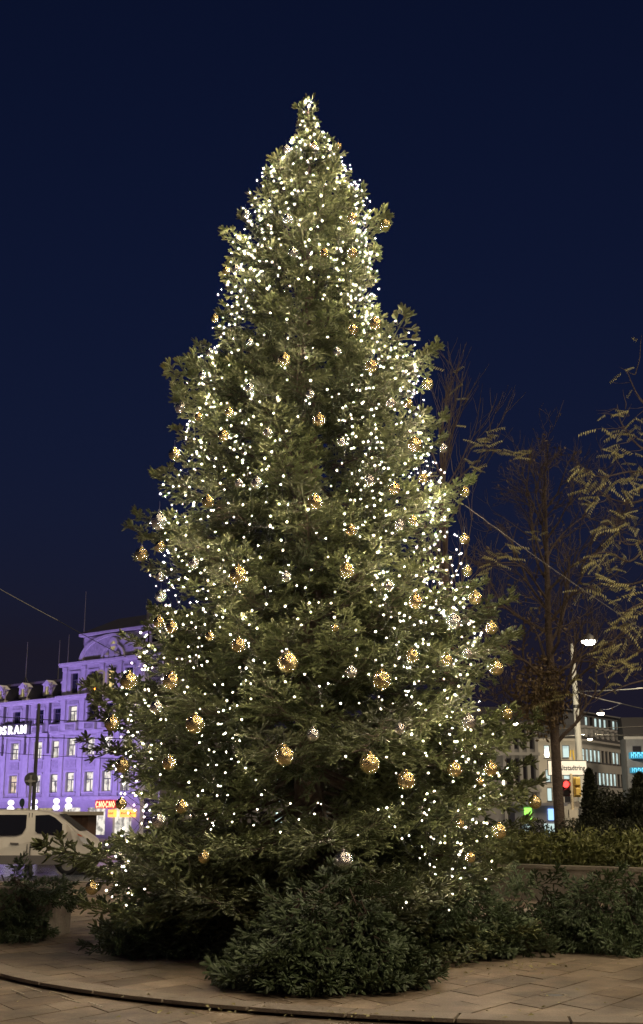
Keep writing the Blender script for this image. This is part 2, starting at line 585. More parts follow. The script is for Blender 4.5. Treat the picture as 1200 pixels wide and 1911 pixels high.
def lit_mat(name, col, strength, scale, dark):
    m = bpy.data.materials.new(name)
    m.use_nodes = True
    nt = m.node_tree
    b = nt.nodes['Principled BSDF']
    b.inputs['Base Color'].default_value = (0.05, 0.05, 0.05, 1)
    b.inputs['Roughness'].default_value = 0.1
    g = nt.nodes.new('ShaderNodeNewGeometry')
    n = nt.nodes.new('ShaderNodeTexNoise')
    n.inputs['Scale'].default_value = scale
    n.inputs['Detail'].default_value = 3
    nt.links.new(g.outputs['Position'], n.inputs['Vector'])
    cr = nt.nodes.new('ShaderNodeValToRGB')
    cr.color_ramp.elements[0].position = 0.36
    cr.color_ramp.elements[1].position = 0.54
    cr.color_ramp.elements[0].color = (col[0] * dark, col[1] * dark, col[2] * dark, 1)
    cr.color_ramp.elements[1].color = (*col, 1)
    nt.links.new(n.outputs['Fac'], cr.inputs[0])
    nt.links.new(cr.outputs[0], b.inputs['Emission Color'])
    b.inputs['Emission Strength'].default_value = strength
    MATS[name] = m
    return m

M_LITW = lit_mat('lit room white', (1.0, 0.93, 0.78), 1.0, 1.5, 0.30)
M_LITY = lit_mat('lit room yellow', (1.0, 0.78, 0.28), 1.0, 1.3, 0.55)
M_LITY2 = lit_mat('lit room cream', (1.0, 0.80, 0.52), 0.85, 1.7, 0.25)
M_LITB = lit_mat('lit room bluish', (0.78, 1.0, 0.95), 0.85, 0.8, 0.6)
M_LITDIM = lit_mat('lit room dim', (0.62, 0.52, 0.22), 0.7, 2.5, 0.3)

def wall_grid(mb, x0, x1, z0, z1, y, holes, depth=0.35):
    """vertical wall in the x-z plane with rectangular openings and reveals"""
    xs = sorted({x0, x1, *[h[0] for h in holes], *[h[1] for h in holes]})
    zs = sorted({z0, z1, *[h[2] for h in holes], *[h[3] for h in holes]})
    for i in range(len(xs) - 1):
        for j in range(len(zs) - 1):
            cx, cz = (xs[i] + xs[i + 1]) / 2, (zs[j] + zs[j + 1]) / 2
            if not (x0 < cx < x1 and z0 < cz < z1):
                continue
            if any(h[0] < cx < h[1] and h[2] < cz < h[3] for h in holes):
                continue
            mb.quad((xs[i], y, zs[j]), (xs[i + 1], y, zs[j]), (xs[i + 1], y, zs[j + 1]), (xs[i], y, zs[j + 1]))
    for a, b_, c, d in holes:
        e = y + depth
        mb.quad((a, y, c), (a, y, d), (a, e, d), (a, e, c))
        mb.quad((b_, y, c), (b_, e, c), (b_, e, d), (b_, y, d))
        mb.quad((a, y, c), (a, e, c), (b_, e, c), (b_, y, c))
        mb.quad((a, y, d), (b_, y, d), (b_, e, d), (a, e, d))

def window(parent, s, w, z0, z1, y, glass, surround=True, transom=0.68, trim=None, sill=True):
    """sash window: frame (part) > pane (three), surround"""
    x0, x1 = -w / 2, w / 2
    h = z1 - z0
    t = 0.075
    zt = h * transom
    f = MB()
    f.box(x0, x0 + t, 0.20, 0.27, 0, h).box(x1 - t, x1, 0.20, 0.27, 0, h)
    f.box(x0 + t, x1 - t, 0.20, 0.27, 0, t).box(x0 + t, x1 - t, 0.20, 0.27, h - t, h)
    f.box(x0 + t, x1 - t, 0.19, 0.27, zt - t * .7, zt + t * .7)
    f.box(-t * .6, t * .6, 0.195, 0.27, t, zt - t * .7)
    o = f.build('window', M_FRAME, parent, (s, y, z0))
    for a, b_, c, d in ((x0 + t, -t * .6, t, zt - t * .7), (t * .6, x1 - t, t, zt - t * .7), (x0 + t, x1 - t, zt + t * .7, h - t)):
        p = MB(); p.box(a, b_, 0.235, 0.262, c, d); p.build('pane', glass, o)
    if surround:
        u = MB()
        k = 0.24
        u.box(x0 - k, x0, -0.075, 0.02, -0.0, h).box(x1, x1 + k, -0.075, 0.02, -0.0, h)
        u.box(x0 - k - .06, x1 + k + .06, -0.12, 0.02, h, h + 0.22)
        if sill:
            u.box(x0 - k - .08, x1 + k + .08, -0.18, 0.02, -0.16, 0)
        u.build('surround', trim or M_TRIM, o)
    return o

FP = Vector((-29.31, 139.05, 0))
FRZ = math.atan2(-0.8, 1.0)
bld = thing('corner_building', 'ornate stone corner building floodlit in purple behind the van', 'building', FP, FRZ)

PAV0, PAV1 = 1.0, 14.2          # the projecting pavilion
holes, wins = [], []
for s in (-19.9, -15.7, -11.6, -7.45, -3.3, -0.25):
    wins += [(s, 1.35, 12.35, 13.95, 0.0, M_GLASS), (s, 1.4, 8.5, 10.4, 0.0, M_LITW), (s, 1.4, 4.75, 6.75, 0.0, M_LITDIM if s in (-11.6,) else M_LITY2 if s in (-7.45,) else M_LITW)]
for s in (3.1, 6.2, 9.0, 11.9):
    wins += [(s, 1.35, 12.3, 14.0, -0.6, M_LITW if s in (3.1, 11.9) else M_GLASS), (s, 1.4, 8.6, 10.5, -0.6, M_LITW), (s, 1.4, 4.75, 6.85, -0.6, M_LITW)]
for s in (3.1, 6.2, 9.0, 11.9):
    wins += [(s, 1.2, 15.35, 17.6, -0.6, M_LITY if s == 9.0 else M_GLASS)]
left_holes = [(s - w / 2, s + w / 2, a, b_) for s, w, a, b_, y, g in wins if y == 0.0]
pav_holes = [(s - w / 2, s + w / 2, a, b_) for s, w, a, b_, y, g in wins if y < 0]
# shop openings of the ground floor
for s in (-17.8, -13.6, -9.5, -5.4, -1.6):
    left_holes.append((s - 1.4, s + 1.4, 0.3, 3.1))
for s in (3.6, 7.6, 11.6):
    pav_holes.append((s - 1.4, s + 1.4, 0.3, 3.1))
w = MB(); wall_grid(w, -24, PAV0, -0.06, 14.95, 0.0, left_holes)
w.build('wall', M_FACADE, bld)
w = MB(); wall_grid(w, PAV0, PAV1, -0.06, 18.66, -0.6, pav_holes)
w.quad((PAV0, 0.0, 0), (PAV0, -0.6, 0), (PAV0, -0.6, 18.66), (PAV0, 0.0, 18.66))
w.quad((PAV0, 6.0, 14.9), (PAV0, 0.0, 14.9), (PAV0, 0.0, 18.66), (PAV0, 6.0, 18.66))
w.quad((PAV1, -0.6, 0), (PAV1, 0.0, 0), (PAV1, 0.0, 18.66), (PAV1, -0.6, 18.66))
w.build('wall', M_FACADE, bld)
# backing behind the windows so that no light leaks through
w = MB(); w.box(-24, PAV0 - .01, 0.36, 12, 0, 14.8).box(PAV0 + .005, 16.2, 0.0, 12, 0, 18.6).box(4.2, 16.2, 0.1, 12, 18.603, 21.4)
w.build('core', mat('interior dark', (0.02, 0.02, 0.02), 1.0), bld)
# the wing round the corner
w = MB(); ch = [(15.0 - .55, 15.0 + .55, 20.05, 21.1)]
wall_grid(w, PAV1, 16.4, -0.06, 21.55, 0.0, ch)
w2 = MB(); w2.quad((16.4, 0, 0), (16.4, 14, 0), (16.4, 14, 21.55), (16.4, 0, 21.55))
w2.build('wall', mat('darkened render', (.13, .12, .11), .9, noise=(.5, (.09, .085, .08))), bld)  # side wall's colour darkened because the sun lamp strikes it, shade painted in
w.build('wall', M_FACADE, bld)
window(bld, 15.0, 1.1, 20.05, 21.1, 0.0, M_LITW, True, 0.98)
for s, w_, a, b_, y, g in wins:
    window(bld, s, w_, a, b_, y, g, transom=0.62 if a < 11 else 0.66)
for s in (-17.8, -13.6, -9.5, -5.4, -1.6):
    p = MB(); p.box(s - 1.4, s + 1.4, 0.3, 0.34, 0.3, 3.1); p.build('shop_window', M_LITDIM if s > -6 else M_GLASS, bld)
for s in (3.6, 7.6, 11.6):
    p = MB(); p.box(s - 1.4, s + 1.4, -0.3, -0.26, 0.3, 3.1); p.build('shop_window', M_LITW, bld)
# cornices and bands
def band(x0, x1, y, z, h, d, name='cornice', m=None):
    q = MB()
    q.box(x0, x1, y - d, y - 0.003, z + h * .45, z + h)
    q.box(x0, x1, y - d * .6, y - 0.003, z, z + h * .45)
    q.build(name, m or M_TRIM, bld)
band(-24, PAV0 - .62, 0.0, 14.6, 0.5, 0.65)
band(-24, PAV0 - .05, 0.0, 10.95, 0.32, 0.30)
band(-24, PAV0 - .05, 0.0, 3.85, 0.42, 0.35)
band(PAV0 - .5, PAV1 + .3, -0.6, 14.72, 0.42, 0.55)
band(PAV0 - .2, PAV1 + .2, -0.6, 10.95, 0.32, 0.28)
band(PAV0 - .2, PAV1 + .2, -0.6, 3.85, 0.42, 0.32)
band(PAV0 - .4, PAV1 + .3, -0.6, 18.35, 0.42, 0.4)
# pilasters between the bays, drain pipes on their upper half
for s in (-17.8, -13.6, -9.45, -5.35, -1.3):
    q = MB(); q.box(s - .45, s + .45, -0.16, -0.003, 4.3, 10.9); q.box(s - .55, s + .55, -0.22, -0.003, 4.3, 4.75).box(s - .55, s + .55, -0.22, -0.003, 10.3, 10.9)
    q.build('pilaster', M_TRIM, bld)
    q = MB(); q.box(s - .32, s + .32, -0.10, -0.003, 11.3, 14.55); q.build('pilaster', M_TRIM, bld)
    q = MB(); q.tube([(s - .05, -0.26, 15.0), (s - .05, -0.26, 9.0)], 0.13, 8); q.build('drain_pipe', M_PIPE, bld)
for s in (1.5, 4.65, 7.6, 10.45, 13.6):
    q = MB(); q.box(s - .35, s + .35, -0.75, -0.603, 4.3, 10.9).box(s - .35, s + .35, -0.75, -0.603, 11.3, 14.7).box(s - .3, s + .3, -0.72, -0.603, 15.2, 18.3)
    q.box(s - .42, s + .42, -0.82, -0.603, 14.2, 14.7).box(s - .38, s + .38, -0.80, -0.603, 17.85, 18.3)
    q.build('pilaster', M_TRIM, bld)
# relief panels under the windows, balustrades under the upper row
for s in (-15.7, -11.6, -7.45, -3.3, -0.25, 3.1, 6.2, 9.0, 11.9):
    y = 0.0 if s < PAV0 else -0.6
    for hw, za, zb in ((.95, 4.32, 4.56), (.85, 7.35, 8.2), (.8, 14.25, 14.5)):
        q = MB(); q.box(s - hw, s + hw, y - .065, y - .003, za, zb); q.build('relief_panel', M_RELIEF, bld)
    q = MB(); q.box(s - .95, s + .95, y - .42, y - .003, 12.02, 12.16).box(s - .95, s + .95, y - .42, y - .003, 11.3, 11.42)
    q.box(s - .95, s - .72, y - .42, y - .01, 11.42, 12.02).box(s + .72, s + .95, y - .42, y - .01, 11.42, 12.02)
    for k in range(7):
        x = s - .6 + k * .2
        q.lathe([(.035, 0), (.065, .18), (.035, .42), (.05, .6)], 6, (x, y - .34, 11.42))
    q.build('balustrade', M_TRIM, bld)
# mansard roof of the left wing with dormers and statues
q = MB(); q.prism([(-0.35, 15.1), (0.3, 15.35), (1.3, 17.15), (1.5, 17.25), (9, 17.6), (9, 15.1)], 'x', -24, PAV0 - .02)
q.build('roof', M_SLATE, bld)
q = MB(); q.box(-24, PAV0 - .03, 1.15, 1.5, 17.16, 17.42); q.build('roof_edge', M_PIPE, bld)
for s in (-15.4, -11.2, -7.0, -2.65, 0.55):
    d = MB()
    d.box(s - .62, s - .36, 0.2, 1.4, 15.5, 16.75).box(s + .36, s + .62, 0.2, 1.4, 15.5, 16.75)
    d.box(s - .36, s + .36, 0.2, 1.4, 15.5, 15.66).box(s - .36, s + .36, 0.2, 1.4, 16.6, 16.75)
    d.prism([(s - .8, 16.755), (s + .8, 16.755), (s, 17.3)], 'y', 0.1, 1.6)
    dm = d.build('dormer', M_TRIM, bld)
    p = MB(); p.box(s - .36, s - .03, 0.42, 0.46, 15.66, 16.6).box(s + .03, s + .36, 0.42, 0.46, 15.66, 16.6); p.build('pane', M_LITDIM, dm)
    p = MB(); p.box(s - .03, s + .03, 0.36, 0.47, 15.66, 16.6); p.build('glazing_bar', M_FRAME, dm)
def statue(s, lean):
    """carved figure on the eaves: plinth, legs, torso, head, raised arms"""
    e = link('statue', None, bld, (s, -0.1, 15.12))
    q = MB(); q.box(-.35, .35, -.3, .3, 0, .22); q.build('plinth', M_TRIM, e)
    q = MB()
    q.tube([(-.14, 0, .22), (-.12, 0, .6), (-.08, .02, .95)], [.09, .11, .15], 8)
    q.tube([(.16, 0, .22), (.13, -.04, .6), (.08, .02, .95)], [.09, .11, .15], 8)
    q.tube([(0, .02, .9), (.02 * lean, 0, 1.2), (.04 * lean, 0, 1.48), (.05 * lean, 0, 1.56)], [.2, .19, .23, .08], 10)
    q.tube([(.05 * lean, 0, 1.55), (.06 * lean, -.02, 1.66), (.06 * lean, -.02, 1.8), (.06 * lean, -.02, 1.86)], [.06, .11, .11, .04], 8)
    q.tube([(.22, 0, 1.45), (.42, -.05, 1.25), (.36, -.12, 1.0)], [.08, .07, .05], 7)
    q.tube([(-.2, 0, 1.45), (-.40, -.02, 1.62), (-.34, -.05, 1.88)], [.08, .07, .05], 7)
    q.build('figure', mat('statue stone', (0.36, 0.33, 0.30), 0.85, noise=(6, (0.22, 0.2, 0.185))), e, smooth=True)
for s, l in ((-14.0, 1), (-9.9, -1), (-5.9, 1), (-1.5, 1)):
    statue(s, l)
# chimneys and flagpoles on the left wing
q = MB(); q.box(-4.6, -3.3, 5, 6.5, 17.4, 19.6).box(-4.75, -3.15, 4.9, 6.6, 19.602, 19.8).box(-3.2, -1.2, 5.2, 7, 17.4, 19.1); q.build('chimney', mat('old brick', (.12, .10, .085), .9, noise=(2, (.07, .06, .05))), bld)
for s, y, h in ((-8.9, 2.0, 22.4), (-3.6, 2.5, 22.2), (-1.4, 2.0, 22.6), (2.6, 0.8, 27.0)):
    zb = 17.2 if s < 2 else 18.6
    q = MB(); q.tube([(s, y, zb), (s + .03, y, h)], [.07, .035], 6)
    if s < -8:
        q.tube([(s, y, zb + 1.0), (s + .8, y, zb)], .04, 5).tube([(s, y, zb + 1.0), (s - .8, y, zb)], .04, 5)
    q.build('flagpole', M_STEEL, bld)
# attic storey with the big curved gable
q = MB(); ah = [(8.75, 9.95, 19.55, 20.75)]
wall_grid(q, 4.0, PAV1 - .005, 18.78, 21.45, -0.3, ah, 0.3)
q.quad((4.0, 0.4, 18.7), (4.0, -0.3, 18.7), (4.0, -0.3, 21.45), (4.0, 0.4, 21.45))
q.build('attic_wall', M_FACADE, bld)
q = MB(); q.box(3.6, 16.9, -0.75, 12, 21.56, 21.85); q.build('eaves', M_TRIM, bld)
q = MB(); q.prism([(-0.78, 21.853), (12, 21.853), (12, 24.3), (5, 24.3)], 'x', 3.55, 16.95); q.build('roof', M_SLATE, bld)
q = MB(); q.box(12.3, 13.5, 1.2, 2.2, 22.6, 24.1).box(12.2, 13.6, 1.1, 2.3, 24.103, 24.3); q.build('chimney', M_FACADE, bld)
def arch(cx, cz, r0, r1, a0, a1, y0, y1, n=20, sz=1.0):
    q = MB()
    for k in range(n):
        t0, t1 = R(a0 + (a1 - a0) * k / n), R(a0 + (a1 - a0) * (k + 1) / n)
        P = [(cx + r * math.cos(t), cz + r * sz * math.sin(t)) for r, t in ((r0, t0), (r1, t0), (r1, t1), (r0, t1))]
        q.prism(P, 'y', y0, y1)
    return q
arch(8.9, 18.8, 4.55, 5.1, 2, 178, -0.80, -0.305, 24, 0.52).build('gable_arch', M_TRIM, bld)
tp = MB(); tp.prism([(8.9 + 4.55 * math.cos(R(a_)), 18.8 + 4.55 * .52 * math.sin(R(a_))) for a_ in range(4, 177, 8)], 'y', -0.60, -0.302)
tp.build('gable_relief', M_RELIEF, bld)
arch(9.3, 18.8, 1.55, 1.85, 2, 178, -0.85, -0.605, 14, 0.8).build('inner_arch', M_TRIM, bld)
arch(9.35, 20.1, 0.45, 0.72, 0, 360, -0.85, -0.605, 18, 1.25).build('oval_surround', M_TRIM, bld)
p = MB(); p.prism([(9.35 + .45 * math.cos(R(a_)), 20.1 + .56 * math.sin(R(a_))) for a_ in range(0, 360, 20)], 'y', -0.68, -0.607); p.build('oval_window', M_LITDIM, bld)
q = MB(); q.box(8.9, 9.7, -0.9, -0.607, 18.85, 19.5).lathe([(.28, 0), (.4, .25), (.2, .55)], 10, (8.5, -.75, 18.85)).lathe([(.28, 0), (.4, .25), (.2, .55)], 10, (10.1, -.75, 18.85)); q.build('carving', M_RELIEF, bld)
q = MB(); q.box(14.4, 16.8, -1.0, -0.02, 18.75, 19.2).box(14.3, 16.9, -1.1, -0.02, 19.203, 19.4); q.build('bay_roof', mat('copper green', (.16, .19, .15), .7, noise=(2, (.09, .10, .085))), bld)

# the illuminated sign on the left wing
M_SIGN = mat('sign white', (1, 1, 1), 0.5, emit=((1.0, 0.97, 0.95), 1.25))
Md = Matrix.Rotation(FRZ, 4, 'Z')
sg = thing('illuminated_sign', 'white illuminated OSRAM letters on the purple building front', 'sign', FP + (Md @ Vector((-10.22, -0.75, 11.35))), FRZ)
cx = 0.0
for ch, adv in (('O', 1.26), ('S', 0.97), ('R', 1.13), ('A', 1.11), ('M', 1.25)):
    me = text_mesh(ch, 1.38, M_SIGN, 0.08, 0.02)
    o = link('letter', me, sg, (cx, 0, 0)); o.rotation_euler = (R(90), 0, 0)
    cx += adv
q = MB(); q.box(-.15, cx, .30, .36, -.15, 1.15)
q.build('back_board', mat('sign board', (.10, .09, .12), .7), sg)
q = MB(); q.box(-.1, cx, .1, .16, .1, .16).box(-.1, cx, .1, .16, .8, .86); q.box(.4, .5, .12, .74, .2, .3).box(4.8, 4.9, .12, .74, .2, .3); q.build('rail', M_DARKSTEEL, sg)

# purple floodlights on the ground in front of the building
for k, s in enumerate((-21, -14, -7, 0, 7, 14)):
    L = FP + Md @ Vector((s, -15.0, 0))
    fl = thing('floodlight', 'black purple-beamed floodlight on the ground before the purple building, %s from the sign end' % ['first', 'second', 'third', 'fourth', 'fifth', 'sixth'][k], 'floodlight', L, FRZ, 'floodlights below the purple building')
    q = MB(); q.box(-.4, .4, -.25, .25, .25, .6); q.build('housing', M_BLACK, fl)
    q = MB(); q.box(-.46, -.41, -.06, .06, -.05, .5).box(.41, .46, -.06, .06, -.05, .5).box(-.46, .46, -.2, .2, -.06, 0.0); q.build('bracket', M_BLACK, fl)
    q = MB(); q.box(-.36, .36, -.2, .2, .603, .615); q.build('lens', mat('purple lens', (.3, .2, .9), .3, emit=((.42, .22, 1.0), 12)), fl)
    ld = bpy.data.lights.new('flood', 'SPOT')
    ld.energy = 7600; ld.color = (0.46, 0.305, 1.0); ld.spot_size = R(100); ld.spot_blend = 0.8; ld.shadow_soft_size = 0.4
    lo = bpy.data.objects.new('flood', ld); COL.objects.link(lo); lo.parent = fl
    lo.location = (0, 0, 0.75)
    lo.rotation_euler = Vector((0, -0.78, -0.62)).to_track_quat('Z', 'Y').to_euler()

# signs over the shops at the foot of the purple building: letter-like tubes and two lit panels
M_RED = mat('red neon', (1, .1, .05), .5, emit=((1.0, 0.10, 0.04), 2.6))
M_YEL = mat('yellow panel', (1, .6, .1), .5, emit=((1.0, 0.52, 0.07), 1.3))
M_ORG = mat('orange print', (.9, .2, .03), .5, emit=((1.0, 0.16, 0.02), 0.8))
def facade(px, py, off):
    """facade coordinates (along, up) of a sight line, off metres in front of the main wall"""
    nrm = Md @ Vector((0, 1, 0))
    r = ray(px, py)
    e = Vector((0, 0, EYE))
    k = nrm.dot(FP + nrm * off - e) / nrm.dot(r)
    l = Md.inverted() @ (e + r * k - FP)
    return l.x, l.z
(sx, sz), (sx1, _) = facade(178, 1507, -1.0), facade(215, 1507, -1.0)
rs = thing('red_neon_sign', 'red neon lettering above the shop fronts of the purple building', 'sign', FP + Md @ Vector((sx, -1.0, sz)), FRZ)
q = MB(); q.box(-.1, sx1 - sx + .1, .06, .37, -.1, .75); q.build('back_panel', mat('neon back', (.25, .02, .02), .5, emit=((1, .05, .02), .35)), rs)
n = 6; wd = (sx1 - sx) / n
for k in range(n):
    x = k * wd
    q = MB(); h = .62
    if k % 3 == 0:
        q.tube([(x + wd * .8, 0, h * .8), (x + wd * .4, 0, h), (x + .05, 0, h * .5), (x + wd * .4, 0, 0), (x + wd * .8, 0, h * .2)], .055, 6)
    elif k % 3 == 1:
        q.tube([(x + .08, 0, 0), (x + .08, 0, h), (x + wd * .75, 0, 0), (x + wd * .75, 0, h)], .055, 6)
    else:
        q.tube([(x + .05, 0, h * .5), (x + wd * .4, 0, h), (x + wd * .8, 0, h * .5), (x + wd * .4, 0, 0), (x + .05, 0, h * .5)], .055, 6)
    q.build('neon_tube', mat('neon tube', (1, .5, .3), .5, emit=((1.0, 0.32, 0.14), 3.0)), rs)
for x0, x1, y0, y1, lab in ((201, 213, 1511, 1525, 'small yellow lit panel below the red neon lettering'), (223, 249, 1511, 1525, 'wide yellow lit panel right of the red neon lettering')):
    (ax, az), (bx, bz) = facade(x0, y1, -1.0), facade(x1, y0, -1.0)
    ys = thing('yellow_sign', lab, 'sign', FP + Md @ Vector((ax, -1.0, az)), FRZ)
    W, H_ = bx - ax, bz - az
    q = MB(); q.box(0, W, 0, .37, 0, H_); q.build('panel', M_YEL, ys)
    q = MB()
    for k in range(5):
        q.box(W * (.12 + k * .16), W * (.22 + k * .16), -.02, -.004, H_ * .38, H_ * (.6 if k % 2 else .68))
    q.build('print', M_ORG, ys)


# ================================================================== BUILDINGS ACROSS THE SQUARE, RIGHT
M_BEIGE = mat('beige render', (0.50, 0.46, 0.38), 0.9, noise=(0.4, (0.42, 0.385, 0.32), 6))
M_GREYW = mat('grey render', (0.40, 0.385, 0.35), 0.9, noise=(0.4, (0.34, 0.325, 0.295), 6))
M_DKGLASS = mat('unlit glass', (0.03, 0.03, 0.032), 0.12)
M_ROOF2 = mat('dark tin roof', (0.035, 0.033, 0.034), 0.7)
M_BLUE = mat('blue neon', (.1, .6, 1), .5, emit=((0.16, 0.62, 0.9), 1.1))

def plain_window(parent, x, w, z0, z1, y, glass, arch_top=False):
    """recessed window: frame mesh with a pane below it"""
    f = MB(); t = .09
    f.box(-w / 2, -w / 2 + t, .10, .2, 0, z1 - z0).box(w / 2 - t, w / 2, .10, .2, 0, z1 - z0)
    f.box(-w / 2 + t, w / 2 - t, .10, .2, 0, t).box(-w / 2 + t, w / 2 - t, .10, .2, z1 - z0 - t, z1 - z0)
    f.box(-w / 2 - .1, w / 2 + .1, -.12, .02, -.12, -.003)
    o = f.build('window', M_FRAME, parent, (x, y, z0))
    p = MB(); p.box(-w / 2 + t, w / 2 - t, .15, .19, t, z1 - z0 - t); p.build('pane', glass, o)
    return o

# long beige block: its gable end faces the camera, its long side runs away to the right
BC = Vector((39.1, 190.0, 0))          # the corner between end and long side
EAVE = 13.85
def side_angle():
    # the long side's eaves fall from (1080,1379) to (1177,1393): same height, farther away
    r = ray(1177, 1393); k = (EAVE - EYE) / r.z
    far = Vector((0, 0, EYE)) + r * k
    return far
FAR = side_angle()
far_dir = Vector((FAR.x - BC.x, FAR.y - BC.y, 0)); LEN = far_dir.length; far_rz = math.atan2(far_dir.y, far_dir.x)
blk = thing('beige_block', 'long beige office block with rows of lit windows behind the street sign', 'building', BC)
ROWS = [(10.6, 12.5), (7.1, 9.1), (3.9, 6.0), (1.0, 3.0)]
# end wall, local x to the left
ends = []
for x, lits in ((-5.0, 'L1L1'), (-2.1, 'L0L0'), (-0.8, '0000')):
    pass
eh = [(-5.4, -4.5, 11.0, 12.9), (-2.6, -1.5, 11.0, 12.9), (-5.3, -4.5, 7.4, 9.3), (-2.6, -1.6, 7.6, 9.0), (-5.2, -4.4, 4.6, 6.6), (-2.6, -1.6, 4.4, 6.2)]
q = MB(); wall_grid(q, -7.4, 0, -0.06, EAVE, 0, eh, .22); q.build('wall', M_BEIGE, blk)
for k, (a_, b_, c_, d_) in enumerate(eh):
    plain_window(blk, (a_ + b_) / 2, b_ - a_, c_, d_, 0.02, M_LITB if k != 5 else M_DKGLASS)
# long side
side = link('wall', None, blk, (0, 0, 0), far_rz)
q = MB(); sh = []
NW = 13
for r_, (a_, b_) in enumerate(ROWS):
    for k in range(NW):
        c_ = 1.6 + k * (LEN - 2.4) / (NW - .5)
        sh.append((c_ - .62, c_ + .62, a_, b_))
wall_grid(q, 0, LEN, -0.06, EAVE, 0, sh, .22)
side_wall = q.build('wall', M_GREYW, blk, (0, 0, 0), far_rz)
bpy.data.objects.remove(side, do_unlink=True)
LIT = {0: (0, 1, 2, 3, 4, 8, 9), 1: (1, 4, 5, 6, 7, 8, 11), 2: (0, 1, 2), 3: (3,)}
fmesh = {}
for r_, (a_, b_) in enumerate(ROWS):
    for k in range(NW):
        c_ = 1.6 + k * (LEN - 2.4) / (NW - .5)
        p = side_wall.matrix_basis @ Vector((c_, 0.02, a_))
        o = plain_window(blk, 0, 1.24, a_, b_, 0, M_LITB if k in LIT[r_] else M_DKGLASS)
        o.location = p; o.rotation_euler = (0, 0, far_rz)
q = MB(); q.box(-7.5, -.005, -.35, -.003, EAVE - .35, EAVE + .02); q.build('cornice', M_BEIGE, blk)
q = MB(); q.box(.2, LEN, -.4, -.003, EAVE - .3, EAVE + .02); q.build('cornice', M_GREYW, blk, (0, 0, 0), far_rz)
q = MB(); q.prism([(-.4, EAVE + .023), (1.9, EAVE + 2.25), (9.5, EAVE + 2.4), (14, EAVE + .023)], 'x', 0.1, LEN); q.build('roof', M_ROOF2, blk, (0, 0, 0), far_rz)
q = MB(); q.prism([(-7.4, EAVE + .03), (0, EAVE + .03), (0, EAVE + 2.2), (-5.6, EAVE + 2.2)], 'y', .05, 16); q.build('roof', M_ROOF2, blk)
for k in range(8):          # pale dormer cheeks along the long roof
    q = MB(); x = 3.0 + k * (LEN - 4) / 8
    q.box(x, x + .95, .1, 2.2, EAVE + .25, EAVE + 1.95).prism([(x - .12, EAVE + 1.953), (x + 1.07, EAVE + 1.953), (x + .47, EAVE + 2.3)], 'y', -.05, 2.3)
    q.build('dormer', mat('pale tin', (.36, .35, .33), .7), blk, (0, 0, 0), far_rz)

# taller modern top floor behind it
TB = at(1050, 1321, 225)
far2 = (at(1176, 1334, 250))
d2 = Vector((far2.x - TB.x, far2.y - TB.y, 0)); L2 = d2.length; rz2 = math.atan2(d2.y, d2.x)
twr = thing('rooftop_block', 'dark block with a strip of lit windows above the beige building', 'building', (TB.x, TB.y, 0), rz2)
q = MB(); hh = []
for k in range(10):
    hh.append((L2 * (.30 + .068 * k), L2 * (.30 + .068 * k) + L2 * .042, 19.0, 20.7))
wall_grid(q, 0, L2, 18.4, 21.3, 0, hh, .2); q.box(0, L2, .25, 12, 18.4, 21.29)
q.build('wall', mat('grey cladding', (.16, .165, .17), .6), twr)
for k, h_ in enumerate(hh):
    plain_window(twr, (h_[0] + h_[1]) / 2, h_[1] - h_[0], h_[2], h_[3], .02, M_DKGLASS if k in (1, 5) else M_LITB)
q = MB(); q.box(-6, L2 + 3, -1.2, 14, 0, 18.38); q.build('lower_storeys', M_ROOF2, twr)
q = MB(); q.box(-.3, L2 + .3, -.35, 12.3, 21.303, 21.55); q.build('roof_edge', mat('roof edge', (.2, .2, .2), .6), twr)

# grey building with tall dark window bays at the far left of this group
GB = at(940, 1535, 120); GB.z = 0
GE = at(1008, 1535, 120)
gby = thing('grey_colonnade_building', 'grey building with tall dark window bays just right of the tree', 'building', GB)
W = GE.x - GB.x; Ht = at(970, 1347, 120).z
gh = []
for r_, (a_, b_) in enumerate(((Ht - 2.6, Ht - .5), (Ht - 6.0, Ht - 3.4), (1.2, Ht - 6.8))):
    for k in range(4):
        x = W * (.12 + .215 * k)
        gh.append((x, x + W * .16, a_, b_))
q = MB(); wall_grid(q, -4, W, -.06, Ht, 0, gh, .4); q.quad((W, 0, 0), (W, 9, 0), (W, 9, Ht), (W, 0, Ht)); q.build('wall', mat('grey stone', (.30, .29, .275), .85, noise=(.6, (.23, .22, .21))), gby)
for h_ in gh:
    plain_window(gby, (h_[0] + h_[1]) / 2, h_[1] - h_[0], h_[2], h_[3], .2, M_DKGLASS)
for z_ in (Ht - .45, Ht - 3.2, Ht - 6.6):
    q = MB(); q.box(-4, W + .2, -.4, -.003, z_, z_ + .3); q.build('ledge', M_GREYW, gby)
for x in (.03, .27, .49, .70, .93):
    q = MB(); q.box(W * x, W * x + .3, -.25, -.003, 0, Ht - .5); q.build('column', M_GREYW, gby)
q = MB(); q.prism([(-.4, Ht + .003), (9, Ht + .003), (9, Ht + 1.6), (2, Ht + 1.6)], 'x', -4, W + .2); q.build('roof', M_ROOF2, gby)

